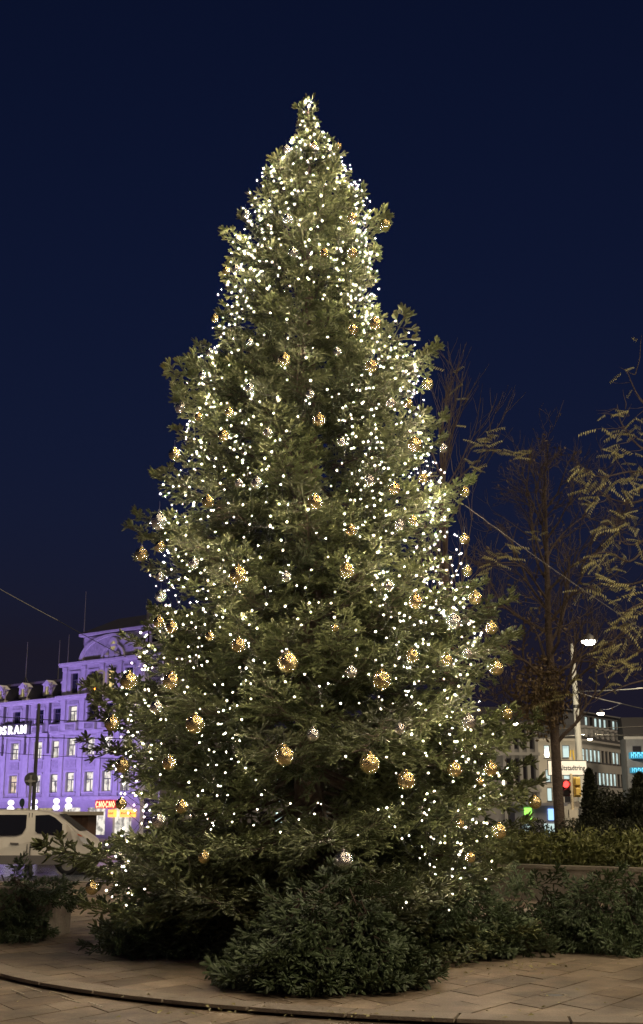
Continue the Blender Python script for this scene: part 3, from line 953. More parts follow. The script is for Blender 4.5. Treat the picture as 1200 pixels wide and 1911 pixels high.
# ornate building with blue neon at the right edge
NB = at(1177, 1535, 185); NB.z = 0
nby = thing('neon_building', 'grey building with two blue neon signs at the right edge', 'building', NB, R(-8))
Ht = at(1177, 1375, 185).z
nh = []
for r_ in range(4):
    for k in range(4):
        nh.append((.9 + k * 2.4, 2.2 + k * 2.4, 1.2 + r_ * 3.1, 3.2 + r_ * 3.1))
q = MB(); wall_grid(q, 0, 12, -.06, Ht, 0, nh, .25); q.quad((0, 9, 0), (0, 0, 0), (0, 0, Ht), (0, 9, Ht)); q.build('wall', mat('dark grey stone', (.24, .235, .23), .9, noise=(.5, (.17, .165, .16))), nby)  # plain darker grey stone
for h_ in nh:
    plain_window(nby, (h_[0] + h_[1]) / 2, 1.3, h_[2], h_[3], .02, M_DKGLASS)
q = MB(); q.box(-.3, 12.3, -.4, -.003, Ht - .4, Ht + .02); q.build('cornice', M_GREYW, nby)
q = MB(); q.prism([(-.4, Ht + .023), (9, Ht + .023), (9, Ht + 3), (2.2, Ht + 3)], 'x', -.3, 12.3); q.build('roof', M_ROOF2, nby)
for (y0, y1, x0, lab) in ((1404, 1414, 1178, 'upper blue neon sign at the right edge'), (1433, 1441, 1180, 'lower blue neon sign at the right edge')):
    a_, b_ = at(x0, y1, 182), at(1204, y0, 182)
    ns = thing('blue_neon_sign', lab + ' of the square', 'sign', a_, R(-8))
    q = MB(); q.box(-.1, b_.x - a_.x, .05, 2.4, -.05, b_.z - a_.z + .05); q.build('back_panel', mat('blue back', (.02, .08, .12), .5, emit=((.05, .4, .6), .5)), ns)
    n = 7; wd = (b_.x - a_.x) / n; h = b_.z - a_.z
    for k in range(n):
        q = MB(); x = k * wd
        q.box(x + .02, x + wd * .3, -.04, .045, 0, h)
        q.box(x + wd * .3 + .002, x + wd * .8, -.04, .045, h * (.7 if k % 2 else .4), h * (1 if k % 2 else .6))
        q.build('neon_tube', M_BLUE, ns)

# two far blocks behind the tree, their windows showing through its lower boughs
for x0, x1, Y_, Ht, cols, lab, lit in ((-13.0, 9.0, 205, 14.2, 9, 'dim far block seen in scraps through the left of the fir', (2, 5, 11, 17, 20, 30)), (11.0, 28.5, 212, 15.5, 7, 'dim far block seen in scraps through the right of the fir', (1, 6, 9, 12, 20, 25))):
    fb = thing('far_block', lab, 'building', (x0, Y_, 0), 0, 'far blocks behind the tree')
    Wd = x1 - x0
    fh = [((c_ + .25) * Wd / cols, (c_ + .25) * Wd / cols + 1.2, 1.4 + r_ * 3.1, 3.3 + r_ * 3.1) for r_ in range(4) for c_ in range(cols)]
    q = MB(); wall_grid(q, 0, Wd, -.06, Ht, 0, fh, .22); q.box(0, Wd, .3, 10, 0, Ht - .01); q.build('wall', mat('dim render', (.26, .245, .22), .9, noise=(.4, (.2, .19, .17))), fb)
    for k, h_ in enumerate(fh):
        plain_window(fb, (h_[0] + h_[1]) / 2, 1.2, h_[2], h_[3], .02, M_LITB if k in lit else M_DKGLASS)
    q = MB(); q.prism([(-.4, Ht + .003), (10, Ht + .003), (10, Ht + 2.4), (2.0, Ht + 2.4)], 'x', -.2, Wd + .2); q.build('roof', M_ROOF2, fb)

# shop fronts at street level between the trees: white, green and blue lit panels on a low pavilion
for px0, px1, py0, py1, Y, m, lab, nm in (
        (971, 993, 1514, 1534, 100, mat('green lit panel', (.3, .9, .1), .5, emit=((.35, .9, .12), 1.6)), 'low white kiosk with a bright green sign between tree and trunk', 'kiosk'),
        (1012, 1044, 1516, 1534, 100, mat('blue lit panel', (.2, .4, .9), .5, emit=((.28, .5, 1.0), 1.8)), 'shop front with a blue lit sign left of the bare trunk', 'shop_front')):
    a_, b_ = at(px0, py1, Y), at(px1, py0, Y)
    k_ = thing(nm, lab, 'kiosk' if nm == 'kiosk' else 'shop', (a_.x, a_.y, 0))
    W, H_ = b_.x - a_.x, b_.z + .5
    q = MB(); q.box(-.4, W + .4, 0, 3, -.06, H_).box(-.6, W + .6, -.4, 3.2, H_ + .003, H_ + .22); q.build('body', mat('kiosk white', (.45, .45, .48), .6), k_)
    q = MB(); q.box(W * .35, W * .95, -.08, -.004, H_ * .62, H_ * .92); q.build('lit_sign', m, k_)
    q = MB(); q.box(W * .1, W * .8, -.06, -.004, H_ * .2, H_ * .52); q.build('window', M_LITB, k_)


# ================================================================== THE CHRISTMAS TREE
def needles_on(shoots, rng, per_m, nl, nw, tris, tint, core=.023):
    """shoots: list of (p0, p1, up, tint0)"""
    for p0, p1, up, t0 in shoots:
        d = p1 - p0
        L = np.linalg.norm(d)
        if L < 1e-4:
            continue
        d = d / L
        s = np.cross(d, up); s /= (np.linalg.norm(s) + 1e-9)
        u = np.cross(s, d)
        n = max(4, int(L * per_m))
        t = (np.arange(n) + rng.random(n) * .7) / n
        a = rng.uniform(-2.1, 2.1, n)            # angle from straight up
        rad = np.sin(a)[:, None] * s + np.cos(a)[:, None] * u
        fw = rng.uniform(.55, .85, n)[:, None]
        nd = d * fw + rad * np.sqrt(1 - fw ** 2)
        ln = nl * rng.uniform(.75, 1.15, n)[:, None] * (1 - .35 * t[:, None] ** 3)
        base = p0 + d * (t[:, None] * L)
        side = np.cross(nd, rad + .3 * rng.normal(size=(n, 3)))
        side /= (np.linalg.norm(side, axis=1)[:, None] + 1e-9)
        tip = base + nd * ln
        tris.append(np.stack([base - side * nw * .5, base + side * nw * .5 + nd * ln * .15, tip], axis=1))
        # the dense brush of the shoot: a blunt flattened finger
        rr = core * rng.uniform(.8, 1.15)
        an = np.arange(4) * math.pi / 2 + rng.random() * .5
        ring = np.cos(an)[:, None] * s * 1.2 + np.sin(an)[:, None] * u * .62
        r0, r1 = p0 + ring * rr * .42, p0 + d * L * .74 + ring * rr
        r2 = p0 + d * L + ring * rr * .62
        tp = p1 + d * .012
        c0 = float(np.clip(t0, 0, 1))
        ca, cb, cc = c0 * .05, c0 * .85, min(1.0, c0 * 1.35)  # paler young tips; near-black bases paint shading contrast between the shoots
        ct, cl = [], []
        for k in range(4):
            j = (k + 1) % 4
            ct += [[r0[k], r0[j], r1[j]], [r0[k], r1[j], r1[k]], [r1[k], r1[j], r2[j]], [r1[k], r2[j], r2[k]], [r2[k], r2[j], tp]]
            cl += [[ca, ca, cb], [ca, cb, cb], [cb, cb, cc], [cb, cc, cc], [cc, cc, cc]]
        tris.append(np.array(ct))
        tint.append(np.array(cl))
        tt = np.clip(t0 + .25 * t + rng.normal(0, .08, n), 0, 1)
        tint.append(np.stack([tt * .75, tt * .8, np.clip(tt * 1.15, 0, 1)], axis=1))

BDATA = []
def bough_mesh(L, seed, material, wild=1.0, bare=.22, brush=(150, .023, .0066, .0155)):
    """one fir bough along +x: stem, flat side branches, finger-like needled shoots"""
    rng = np.random.default_rng(seed)
    wood, shoots = MB(), []
    V = lambda *a: np.array(a, float)
    def axis(t):
        return V(L * t, .035 * L * math.sin(3 * t + seed), L * (-.10 * math.sin(math.pi * t) + .07 * t ** 3))
    pts = [axis(k / 8) for k in range(9)]
    wood.tube([Vector(p) for p in pts], [max(.004, .011 * L * (1 - k / 8.5)) for k in range(9)], 5)
    up = V(0, 0, 1)
    def unit(v):
        return v / (np.linalg.norm(v) + 1e-9)
    for k in range(4, 8):
        shoots.append((pts[k], pts[k + 1], up, .45))
    shoots.append((pts[8], pts[8] + unit(pts[8] - pts[7]) * .07, up, .75))
    ed = unit(pts[8] - pts[7])
    for k in range(9):
        d4 = unit(ed * .8 + np.array([0, math.cos(k * 2.4), math.sin(k * 2.4)]) * rng.uniform(.4, 1.0))
        b4 = pts[8] - ed * rng.uniform(0, .10)
        shoots.append((b4, b4 + d4 * rng.uniform(.07, .10), up, .8))
    s = bare * L
    sgn = 1
    while s < L * .985:
        t = s / L
        o = axis(t)
        d = unit(axis(min(1, t + .02)) - axis(max(0, t - .02)))
        lat = np.array([-d[1], d[0], 0.0]); lat = unit(lat)
        for side in (sgn, -sgn):
            ll = (.08 + .46 * (L - s) ** .85) * rng.uniform(.75, 1.1)
            ll = min(ll, .10 + .245 * L) * min(1, .45 + 1.6 * t)
            if ll < .05:
                continue
            an = R(rng.uniform(42, 62))
            tilt = rng.normal(0, .26 * wild) + .05
            ld = unit(d * math.cos(an) + lat * side * math.sin(an) + up * tilt)
            oo = o + d * rng.uniform(-.02, .02)
            e = oo + ld * ll + V(0, 0, -.05 * ll)
            mid = (oo + e) / 2 + V(0, 0, .03 * ll)
            wood.tube([Vector(oo), Vector(mid), Vector(e)], [.0045 + .004 * ll, .004, .0025], 3, False)
            shoots.append((oo * .55 + e * .45, mid * .35 + e * .65, up, .40))
            shoots.append((mid * .35 + e * .65, e + ld * .03, up, .62))
            lx = unit(np.cross(up, ld))
            for s4, u4 in ((.75, .15), (-.75, .15), (0, .75), (.3, -.5)):
                d4 = unit(ld + lx * s4 * rng.uniform(.7, 1.2) + up * (u4 + rng.normal(0, .25)))
                shoots.append((e - ld * .02, e + d4 * rng.uniform(.06, .095), up, .68 + rng.normal(0, .1)))
            q = .16 * ll + .02
            sg2 = 1
            while q < ll:
                f = q / ll
                bp = oo * (1 - f) + e * f + V(0, 0, .03 * ll * 4 * f * (1 - f))
                ll2 = np.cross(up, ld); ll2 = unit(ll2)
                for sd in (1, -1):
                    sl = min(.16, .060 + .42 * (ll - q)) * rng.uniform(.75, 1.2)
                    a2 = R(rng.uniform(38, 58))
                    sd_d = unit(ld * math.cos(a2) + ll2 * sd * math.sin(a2) + up * (rng.normal(.10, .42 * wild)))
                    p1 = bp + sd_d * sl
                    shoots.append((bp + sd_d * .012, p1, up, .30 + .40 * f + rng.normal(0, .1)))
                    if sl > .105 and rng.random() < .8:
                        for s3 in (1, -1):
                            d3 = unit(sd_d * .72 + np.cross(up, sd_d) * s3 * .69 + up * rng.normal(0, .2))
                            b3 = bp + sd_d * sl * .45
                            shoots.append((b3, b3 + d3 * sl * .55, up, .45 + .3 * f))
                q += rng.uniform(.085, .115)
                sg2 = -sg2
        s += rng.uniform(.11, .155)
        sgn = -sgn
    tris, tint = [], []
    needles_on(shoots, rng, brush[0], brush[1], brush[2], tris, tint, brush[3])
    tris, tint = np.concatenate(tris), np.concatenate(tint)
    wt = []
    for f in wood.f:
        for k in range(1, len(f) - 1):
            wt.append([wood.v[f[0]], wood.v[f[k]], wood.v[f[k + 1]]])
    wt = np.array(wt)
    mi = np.concatenate([np.zeros(len(tris), int), np.ones(len(wt), int)])
    BDATA.append((np.concatenate([tris, wt]), np.concatenate([tint, np.zeros((len(wt), 3))]), mi))
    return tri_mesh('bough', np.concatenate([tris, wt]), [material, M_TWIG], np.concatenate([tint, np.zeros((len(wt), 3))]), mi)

BDATA.clear()
CLASSES = [0.45, 0.75, 1.1, 1.5, 2.0, 2.6]
BOUGHS = {L: [bough_mesh(L, int(L * 100) + k * 17, M_NEEDLE) for k in range(3)] for L in CLASSES}
CUTB = [bough_mesh(L, 900 + k, M_CUT, 1.25, .12, (190, .024, .0060, .013)) for k, L in enumerate((.7, .85, 1.0, 1.15, 1.3, .6))]

TX, TY = -0.17, 16.3
TTOP = 12.05
PROF_L = [(0.4, 2.7), (1.2, 3.15), (1.67, 2.95), (2.0, 2.8), (2.5, 3.0), (3.24, 2.85), (3.9, 2.5), (4.3, 2.25), (5.0, 2.4), (5.4, 2.5), (6.1, 2.15), (6.8, 1.95), (7.45, 1.93), (7.9, 1.72), (8.6, 1.48), (9.5, 1.28), (10.4, .98), (10.9, .60), (11.6, .18), (12.05, .01)]
PROF_R = [(0.4, 2.5), (1.47, 2.8), (1.94, 3.0), (2.62, 2.95), (2.9, 2.68), (3.5, 2.62), (3.84, 2.78), (4.24, 2.5), (4.6, 2.35), (5.5, 2.28), (6.0, 2.2), (6.7, 1.88), (7.5, 1.82), (8.0, 1.78), (8.3, 1.15), (9.1, 1.22), (9.6, 1.12), (10.1, 1.15), (10.7, .78), (11.3, .40), (11.68, .18), (12.05, .01)]
def prof(P, z):
    return float(np.interp(z, [p[0] for p in P], [p[1] for p in P]))
def env(z, az):
    w = (1 + math.cos(az)) / 2
    w = w * w * (3 - 2 * w)
    return prof(PROF_L, z) * (1 - w) + prof(PROF_R, z) * w
def axis_at(z):
    return Vector((TX - 0.03 * z / 12, TY, z))

tree = thing('christmas_tree', 'tall fir christmas tree covered in lights on the paved circle', 'tree', (TX, TY, 0.068))
b = MB(); b.tube([(0, 0, -.06), (0.01, 0, 1.2), (0, .02, 4), (-.02, 0, 8), (-.03, 0, 11.6), (-.03, 0, TTOP - .05)], [.24, .20, .17, .10, .03, .008], 12)
b.build('trunk', M_BARK, tree, smooth=True)

bough_list = []        # (start, tip)
def add_bough(z0, az, elev, L, roll, first=None):
    cls = min(CLASSES, key=lambda c: abs(math.log(c / L)))
    me = RNG.choice(BOUGHS[cls])
    o = link('bough', me, tree)
    d = Vector((math.cos(az) * math.cos(elev), math.sin(az) * math.cos(elev), math.sin(elev)))
    side = Vector((-math.sin(az), math.cos(az), 0))
    upv = d.cross(side)
    m = Matrix((d, side, upv)).transposed().to_4x4() @ Matrix.Rotation(roll, 4, 'X')
    base = axis_at(z0)
    sc = L / cls
    o.matrix_local = Matrix.Translation(base - Vector((TX, TY, 0.068))) @ m @ Matrix.Diagonal((sc, sc * RNG.choice((1, -1)), sc, 1))
    bough_list.append((base, base + d * L))
def elev_at(z):
    return R(float(np.interp(z, [0.6, 2, 4, 6, 8, 10, 11, 12], [-14, -9, -3, 5, 14, 26, 38, 55])))

# the boughs that make the outline, tip by tip
TIPS = [(168, 1634, .9), (150, 1652, .7), (205, 1600, .6), (165, 1658, .3), (230, 1640, 2.0), (300, 1690, 2.4), (380, 1700, 2.9), (840, 1690, 2.6), (930, 1660, 1.8), (760, 1700, 3.0), (300, 1640, 1.6), (260, 1600, 2.2), (150, 1412, 0), (200, 1458, .3), (172, 1302, 0), (224, 1212, .2), (262, 1250, .8), (278, 1152, 0), (228, 1000, 0), (250, 1062, .2), (284, 906, 0), (316, 815, .1), (320, 738, 0), (352, 682, 0), (212, 1360, .6), (170, 1340, .2), (240, 1420, 1.2), (225, 1605, 1.4),
        (735, 410, 0), (818, 664, 0), (832, 832, 0), (884, 918, 0), (908, 1108, 0), (930, 1168, .2), (972, 1215, .1), (955, 1262, .3), (962, 1350, .3), (1004, 1392, .2), (1012, 1492, .3), (992, 1562, .4), (1000, 1450, 0), (965, 1600, .8), (930, 1500, 1.2), (940, 1420, .9)]
for tx, ty, fwd in TIPS:
    tip = at(tx, ty, TY - fwd)
    z0 = tip.z + float(np.interp(tip.z, [0.8, 3, 5, 8, 10], [.55, .30, .05, -.40, -.55]))
    b0 = axis_at(z0)
    d = tip - b0
    add_bough(z0, math.atan2(d.y, d.x), math.asin(d.z / d.length), d.length - .02, RNG.gauss(0, .15))
zz, wh = 0.75, 0
while zz < 11.75:
    n = int(round(np.interp(zz, [0.7, 2, 6, 9.5, 11.2, 12], [8, 8, 7.4, 6.6, 5.4, 4])))
    off = wh * 0.41 + RNG.uniform(-.15, .15)
    for k in range(n):
        az = off + 2 * math.pi * k / n + RNG.gauss(0, .11)
        e = elev_at(zz) + R(RNG.gauss(0, 5))
        z0 = zz + RNG.uniform(-.10, .10)
        L = env(z0, az)
        for _ in range(3):
            L = env(min(TTOP, z0 + L * math.sin(e)), az) / max(.45, math.cos(e))
        L *= RNG.choice((RNG.uniform(.78, .98), RNG.uniform(.95, 1.15)))
        front = math.degrees(math.atan2(math.sin(az), math.cos(az)))     # -90 is towards the camera
        if zz < 1.55 and -128 < front < -72:
            continue                      # the dark hollow at the front, above the pile
        L2_ = max(.22, L * (.94 if z0 > 9.4 else 1) - (.05 if z0 > 9.4 else .10))
        tpx = to_px(axis_at(z0) + Vector((math.cos(az) * math.cos(e), math.sin(az) * math.cos(e), math.sin(e))) * L2_)
        if tpx[0] < 262 and 1478 < tpx[1] < 1556:
            continue                      # the gap through which the shop signs show
        add_bough(z0, az, e, max(.22, L * (.94 if z0 > 9.4 else 1) - (.05 if z0 > 9.4 else .10)), RNG.gauss(0, .20))
    wh += 1
    zz += float(np.interp(zz, [0.7, 4, 8, 11, 12], [.40, .40, .36, .27, .22]))
n_whorl = len(bough_list)
print('whorl boughs', n_whorl)
while len(bough_list) < 297:
    z0 = 0.9 + 10.6 * RNG.random() ** 1.15
    az = RNG.choice((RNG.uniform(-math.pi, 0), RNG.uniform(-math.pi, math.pi)))
    e = elev_at(z0) + R(RNG.gauss(6, 8))
    L = env(min(TTOP, z0 + .4), az) / max(.45, math.cos(e)) * RNG.uniform(.72, .95)
    front = math.degrees(math.atan2(math.sin(az), math.cos(az)))
    if z0 < 1.8 and -128 < front < -72:
        continue
    add_bough(z0, az, e, max(.22, L * (.94 if z0 > 9.4 else 1) - (.05 if z0 > 9.4 else .10)), RNG.gauss(0, .3))
add_bough(TTOP - .42, 1.0, R(88), .46, 0)
add_bough(TTOP - .55, 3.6, R(66), .30, 0)
add_bough(TTOP - .6, 5.6, R(64), .30, 0)

# inner sprays between the boughs, too many to pick apart
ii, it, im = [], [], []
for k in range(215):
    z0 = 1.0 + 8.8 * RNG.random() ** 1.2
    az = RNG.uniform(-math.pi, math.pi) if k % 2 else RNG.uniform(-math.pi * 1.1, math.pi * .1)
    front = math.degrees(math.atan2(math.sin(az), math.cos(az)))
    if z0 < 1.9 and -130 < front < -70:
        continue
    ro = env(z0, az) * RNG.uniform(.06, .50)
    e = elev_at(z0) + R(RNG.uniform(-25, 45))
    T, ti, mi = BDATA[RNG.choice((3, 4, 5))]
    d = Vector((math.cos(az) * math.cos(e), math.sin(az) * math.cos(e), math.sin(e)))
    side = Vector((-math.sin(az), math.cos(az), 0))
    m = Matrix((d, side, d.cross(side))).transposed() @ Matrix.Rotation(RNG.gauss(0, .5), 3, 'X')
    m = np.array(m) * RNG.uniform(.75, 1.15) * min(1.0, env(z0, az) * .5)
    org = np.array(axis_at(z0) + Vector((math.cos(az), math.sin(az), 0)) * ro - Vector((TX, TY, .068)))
    ii.append(T @ m.T + org); it.append(ti * .45); im.append(mi)  # older inner growth, its tint lowered further to paint shade into the gaps
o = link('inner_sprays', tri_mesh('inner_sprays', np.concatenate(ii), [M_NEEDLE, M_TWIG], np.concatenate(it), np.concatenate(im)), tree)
o['kind'] = 'stuff'
print('inner tris', sum(len(x) for x in ii), 'bough tris', [len(x[0]) for x in BDATA])


# ------------------------------------------------------------------ fairy lights
def ico(r):
    t = (1 + 5 ** .5) / 2
    v = [(-1, t, 0), (1, t, 0), (-1, -t, 0), (1, -t, 0), (0, -1, t), (0, 1, t), (0, -1, -t), (0, 1, -t), (t, 0, -1), (t, 0, 1), (-t, 0, -1), (-t, 0, 1)]
    k = r / math.sqrt(1 + t * t)
    f = [(0, 11, 5), (0, 5, 1), (0, 1, 7), (0, 7, 10), (0, 10, 11), (1, 5, 9), (5, 11, 4), (11, 10, 2), (10, 7, 6), (7, 1, 8), (3, 9, 4), (3, 4, 2), (3, 2, 6), (3, 6, 8), (3, 8, 9), (4, 9, 5), (2, 4, 11), (6, 2, 10), (8, 6, 7), (9, 8, 1)]
    return [(a * k, b_ * k, c * k) for a, b_, c in v], f

lights = thing('fairy_lights', 'warm white fairy lights strung all over the tall fir tree', 'string lights', (TX, TY, 0.068))
ORG = Vector((TX, TY, 0.068))
bulbs, cable = [], MB()
def string(az, z_top, z_bot, step):
    z, prev = z_top, None
    a = az
    while z > z_bot:
        rr = env(z, a) * (RNG.uniform(.84, .99) if abs(math.sin(a)) > .55 else RNG.uniform(.70, .90))
        c = axis_at(z)
        p = Vector((c.x + rr * math.cos(a), c.y + rr * math.sin(a), z + RNG.uniform(-.06, .06)))
        fr = math.degrees(math.atan2(math.sin(a), math.cos(a)))
        hollow = (-130 < fr < -66 and z < 1.55) or (-100 < fr < -60 and 1.9 < z < 2.9 and RNG.random() < .7) or (-120 < fr < -65 and 7.0 < z < 8.4 and RNG.random() < .6)
        if math.sin(a) > 0 and RNG.random() < .4 or abs(math.sin(a)) < .4 and RNG.random() < .58 or abs(math.sin(a)) < .65 and RNG.random() < .22:
            hollow = True
        bx_, by_ = to_px(p)
        if bx_ < 225 and 1465 < by_ < 1575:
            hollow = True                 # no bough here to carry a light
        if not hollow:
            bulbs.append(p)
            if prev is not None and (p - prev).length < 1.1:
                m_ = (p + prev) / 2 - Vector((0, 0, .05)) - (p - c).normalized() * .06
                cable.tube([prev - ORG, m_ - ORG, p - ORG], .0032, 3, False)
            prev = p
        else:
            prev = None
        z -= step * RNG.uniform(.55, 1.4)
        a += RNG.gauss(0, .9 * step / max(.3, env(z, a)))
        a += (az - a) * .12
for k in range(24):
    string(2 * math.pi * (k + RNG.uniform(-.3, .3)) / 24, TTOP - .22 - .22 * (k % 5), .9, .14)
for k in range(26):
    string(2 * math.pi * (k + .5 + RNG.uniform(-.3, .3)) / 26, 6.8 - (k % 4) * .5, 0.62, .215)
for k in range(11):                 # extra turns on the camera side, upper left and right flank
    string(-math.pi * RNG.choice((.97, .9, .8, .72, .2, .12, .05)), 10.6 - .2 * k, 4.0, .15)
for k in range(11):                 # the camera side, evenly
    string(-math.pi * (.14 + .072 * k), 11.2 - .5 * (k % 4), 1.3, .22)
for k in range(8):                  # the glowing cluster at the very top
    a = RNG.uniform(0, 6.28); z = TTOP + .05 - .22 * RNG.random()
    bulbs.append(axis_at(z) + Vector((math.cos(a), math.sin(a), 0)) * (env(z, a) + .03))
iv, if_ = ico(0.0045)
ov, _ = ico(0.0118)
iv, if_ = iv + ov, if_ + [(a + 12, b_ + 12, c + 12) for a, b_, c in if_]
imi = [0] * 20 + [1] * 20
cap_v, cap_f = [], []
bm_mesh = MB()
bm_mesh.v, bm_mesh.f, bm_mesh.mi = list(iv), list(if_), list(imi)
bulb_mesh = bm_mesh.mesh('bulb', [M_BULB, M_HALO], smooth=True)
bulbs.sort(key=lambda p: (p - Vector((0, 0, EYE))).length + (4 if p.y > TY - .2 else 0))
rest = MB()
for k, p in enumerate(bulbs):
    if k < 300:
        o = link('bulb', bulb_mesh, lights, p - ORG); sc = RNG.choice((.7, .85, 1.0, 1.0, 1.3)); o.scale = (sc, sc, sc)
    else:
        i = len(rest.v)
        q = p - ORG
        sc = RNG.choice((.7, .85, 1.0, 1.0, 1.3))
        rest.v += [(a * sc + q.x, b_ * sc + q.y, c * sc + q.z) for a, b_, c in iv]
        rest.f += [(a + i, b_ + i, c + i) for a, b_, c in if_]
        rest.mi += imi
r_ = rest.build('far_bulbs', [M_BULB, M_HALO], lights)
r_['kind'] = 'stuff'
cable.build('cable', M_WIRE, lights)
print('bulbs', len(bulbs), 'boughs', len(bough_list))

# ------------------------------------------------------------------ baubles: place seen in the photograph (x, y), radius, colour
BAUBLES = [(458, 400, 10, 's'), (537, 409, 11, 's'), (657, 407, 11, 'g'), (719, 420, 13, 'g'), (547, 472, 11, 's'), (605, 472, 10, 'g'), (658, 472, 12, 'g'), (422, 505, 9, 'g'), (440, 502, 9, 's'),
    (401, 594, 9, 'g'), (659, 615, 11, 'g'), (700, 604, 14, 'g'), (629, 657, 10, 's'), (531, 672, 14, 'g'), (693, 684, 14, 'g'), (534, 279, 10, 's'), (586, 270, 9, 'g'), (631, 274, 9, 'g'), (391, 658, 9, 's'), (466, 639, 9, 's'),
    (579, 736, 10, 's'), (595, 784, 14, 'g'), (729, 752, 11, 's'), (762, 753, 10, 'g'), (798, 717, 13, 'g'), (774, 830, 16, 'g'), (637, 825, 10, 's'), (689, 897, 12, 's'), (736, 912, 13, 'g'), (867, 918, 11, 'g'), (828, 837, 9, 's'), (790, 892, 11, 'g'),
    (378, 700, 9, 's'), (466, 725, 11, 's'), (337, 761, 12, 's'), (371, 778, 9, 'g'), (428, 769, 10, 'g'), (417, 813, 12, 'g'), (500, 808, 11, 's'), (326, 848, 13, 'g'), (446, 902, 9, 's'), (479, 901, 12, 's'), (388, 936, 13, 'g'), (588, 937, 16, 'g'), (297, 973, 18, 's'), (362, 1051, 12, 's'),
    (444, 1073, 19, 'g'), (534, 1077, 11, 's'), (264, 1035, 14, 'g'), (299, 1020, 12, 'g'), (299, 1076, 10, 's'), (300, 1113, 12, 's'), (297, 1161, 12, 'g'), (321, 1171, 13, 'g'), (655, 990, 12, 'g'), (746, 980, 11, 's'), (771, 971, 10, 'g'), (647, 1065, 16, 'g'), (726, 1094, 11, 's'), (775, 1122, 15, 'g'),
    (872, 1066, 11, 'g'), (887, 1116, 14, 'g'), (847, 1160, 16, 's'), (917, 1172, 13, 'g'), (769, 1224, 14, 'g'), (872, 1220, 10, 's'), (834, 1232, 12, 'g'), (926, 1246, 16, 'g'), (712, 1269, 19, 'g'), (867, 1006, 11, 'g'), (537, 1237, 21, 'g'), (656, 1255, 12, 's'), (584, 1371, 13, 's'), (530, 1411, 20, 'g'), (690, 1425, 20, 'g'), (758, 1456, 18, 'g'), (746, 1360, 12, 's'), (625, 1172, 8, 'g'),
    (445, 1204, 15, 'g'), (392, 1187, 10, 'g'), (241, 1270, 17, 'g'), (319, 1271, 17, 'g'), (292, 1320, 13, 's'), (209, 1350, 15, 'g'), (364, 1351, 19, 'g'), (229, 1429, 14, 'g'), (316, 1424, 14, 'g'), (226, 1500, 11, 'g'), (339, 1506, 13, 'g'), (297, 1532, 14, 's'), (381, 1600, 12, 'g'), (172, 1657, 13, 'g'),
    (874, 1347, 15, 's'), (946, 1332, 12, 'g'), (848, 1436, 15, 'g'), (916, 1435, 14, 'g'), (896, 1458, 8, 'g'), (998, 1497, 13, 'g'), (931, 1551, 15, 'g'), (859, 1537, 8, 'g'), (878, 1600, 10, 'g'), (641, 1606, 19, 's')]
def surf_point(px, py):
    r = ray(px, py)
    best, bp = 9e9, None
    Y = 11.0
    while Y < TY + .6:
        p = Vector((0, 0, EYE)) + r * (Y / r.y)
        c = axis_at(p.z)
        dx, dy = p.x - c.x, p.y - c.y
        rad = math.hypot(dx, dy)
        e = env(p.z, math.atan2(dy, dx)) if p.z < TTOP else .05
        if rad <= e * .99:
            return p
        if rad - e < best:
            best, bp = rad - e, p
        Y += .03
    return bp
ORD = ['first', 'second', 'third', 'fourth', 'fifth', 'sixth', 'seventh', 'eighth', 'ninth', 'tenth', 'eleventh', 'twelfth', 'thirteenth', 'fourteenth', 'fifteenth', 'sixteenth', 'seventeenth', 'eighteenth', 'nineteenth', 'twentieth', 'twenty-first', 'twenty-second', 'twenty-third', 'twenty-fourth', 'twenty-fifth']
def zone(px, py):
    z = surf_point(px, py).z
    l, r_ = to_px((TX - prof(PROF_L, z), TY, z))[0], to_px((TX + prof(PROF_R, z), TY, z))[0]
    f = (px - l) / (r_ - l)
    return 'along the left edge' if f < .2 else 'in the left half' if f < .42 else 'down the middle' if f < .6 else 'in the right half' if f < .82 else 'along the right edge'
count = {}
def ball_mesh(name, m):
    b = MB(); n = 14
    b.lathe([(math.sin(math.pi * k / n), -math.cos(math.pi * k / n)) for k in range(n + 1)], 24)
    return b.mesh(name, m, smooth=True)
BALL = {'g': ball_mesh('ball', M_GOLD), 's': ball_mesh('ball', M_SILVER)}
CAPM = {k: MB().lathe([(.26, .93), (.26, 1.13), (.2, 1.17), (0.0, 1.17)], 12).mesh('cap', m) for k, m in (('g', M_GOLD), ('s', M_SILVER))}
LOOP = MB().tube([(.0, 0, 1.15), (.12, 0, 1.25), (.08, 0, 1.4), (-.08, 0, 1.4), (-.12, 0, 1.25), (.0, 0, 1.15)], .02, 5).tube([(0, 0, 1.4), (.03, .02, 1.9), (0, .05, 2.4)], .012, 4).mesh('loop', M_STEEL)
for px, py, r_, c in sorted(BAUBLES, key=lambda t: t[1]):
    p = surf_point(px, py)
    rw = r_ * .93 * (p.y / math.cos(PITCH)) / FOCAL * 0.97
    p = p - ray(px, py).normalized() * (rw * 1.05 + .05)
    col = 'gold' if c == 'g' else 'silver'
    zn = zone(px, py)
    k = count.get((col, zn), 0); count[(col, zn)] = k + 1
    t = thing('bauble', '%s %s mirror bauble from the top %s of the fir' % (ORD[k], col, zn), 'bauble', p, RNG.uniform(0, 3), '%s baubles hung on the fir' % col)
    for nm, me in (('ball', BALL[c]), ('cap', CAPM[c]), ('loop', LOOP)):
        o = link(nm, me, t); o.scale = (rw, rw, rw)

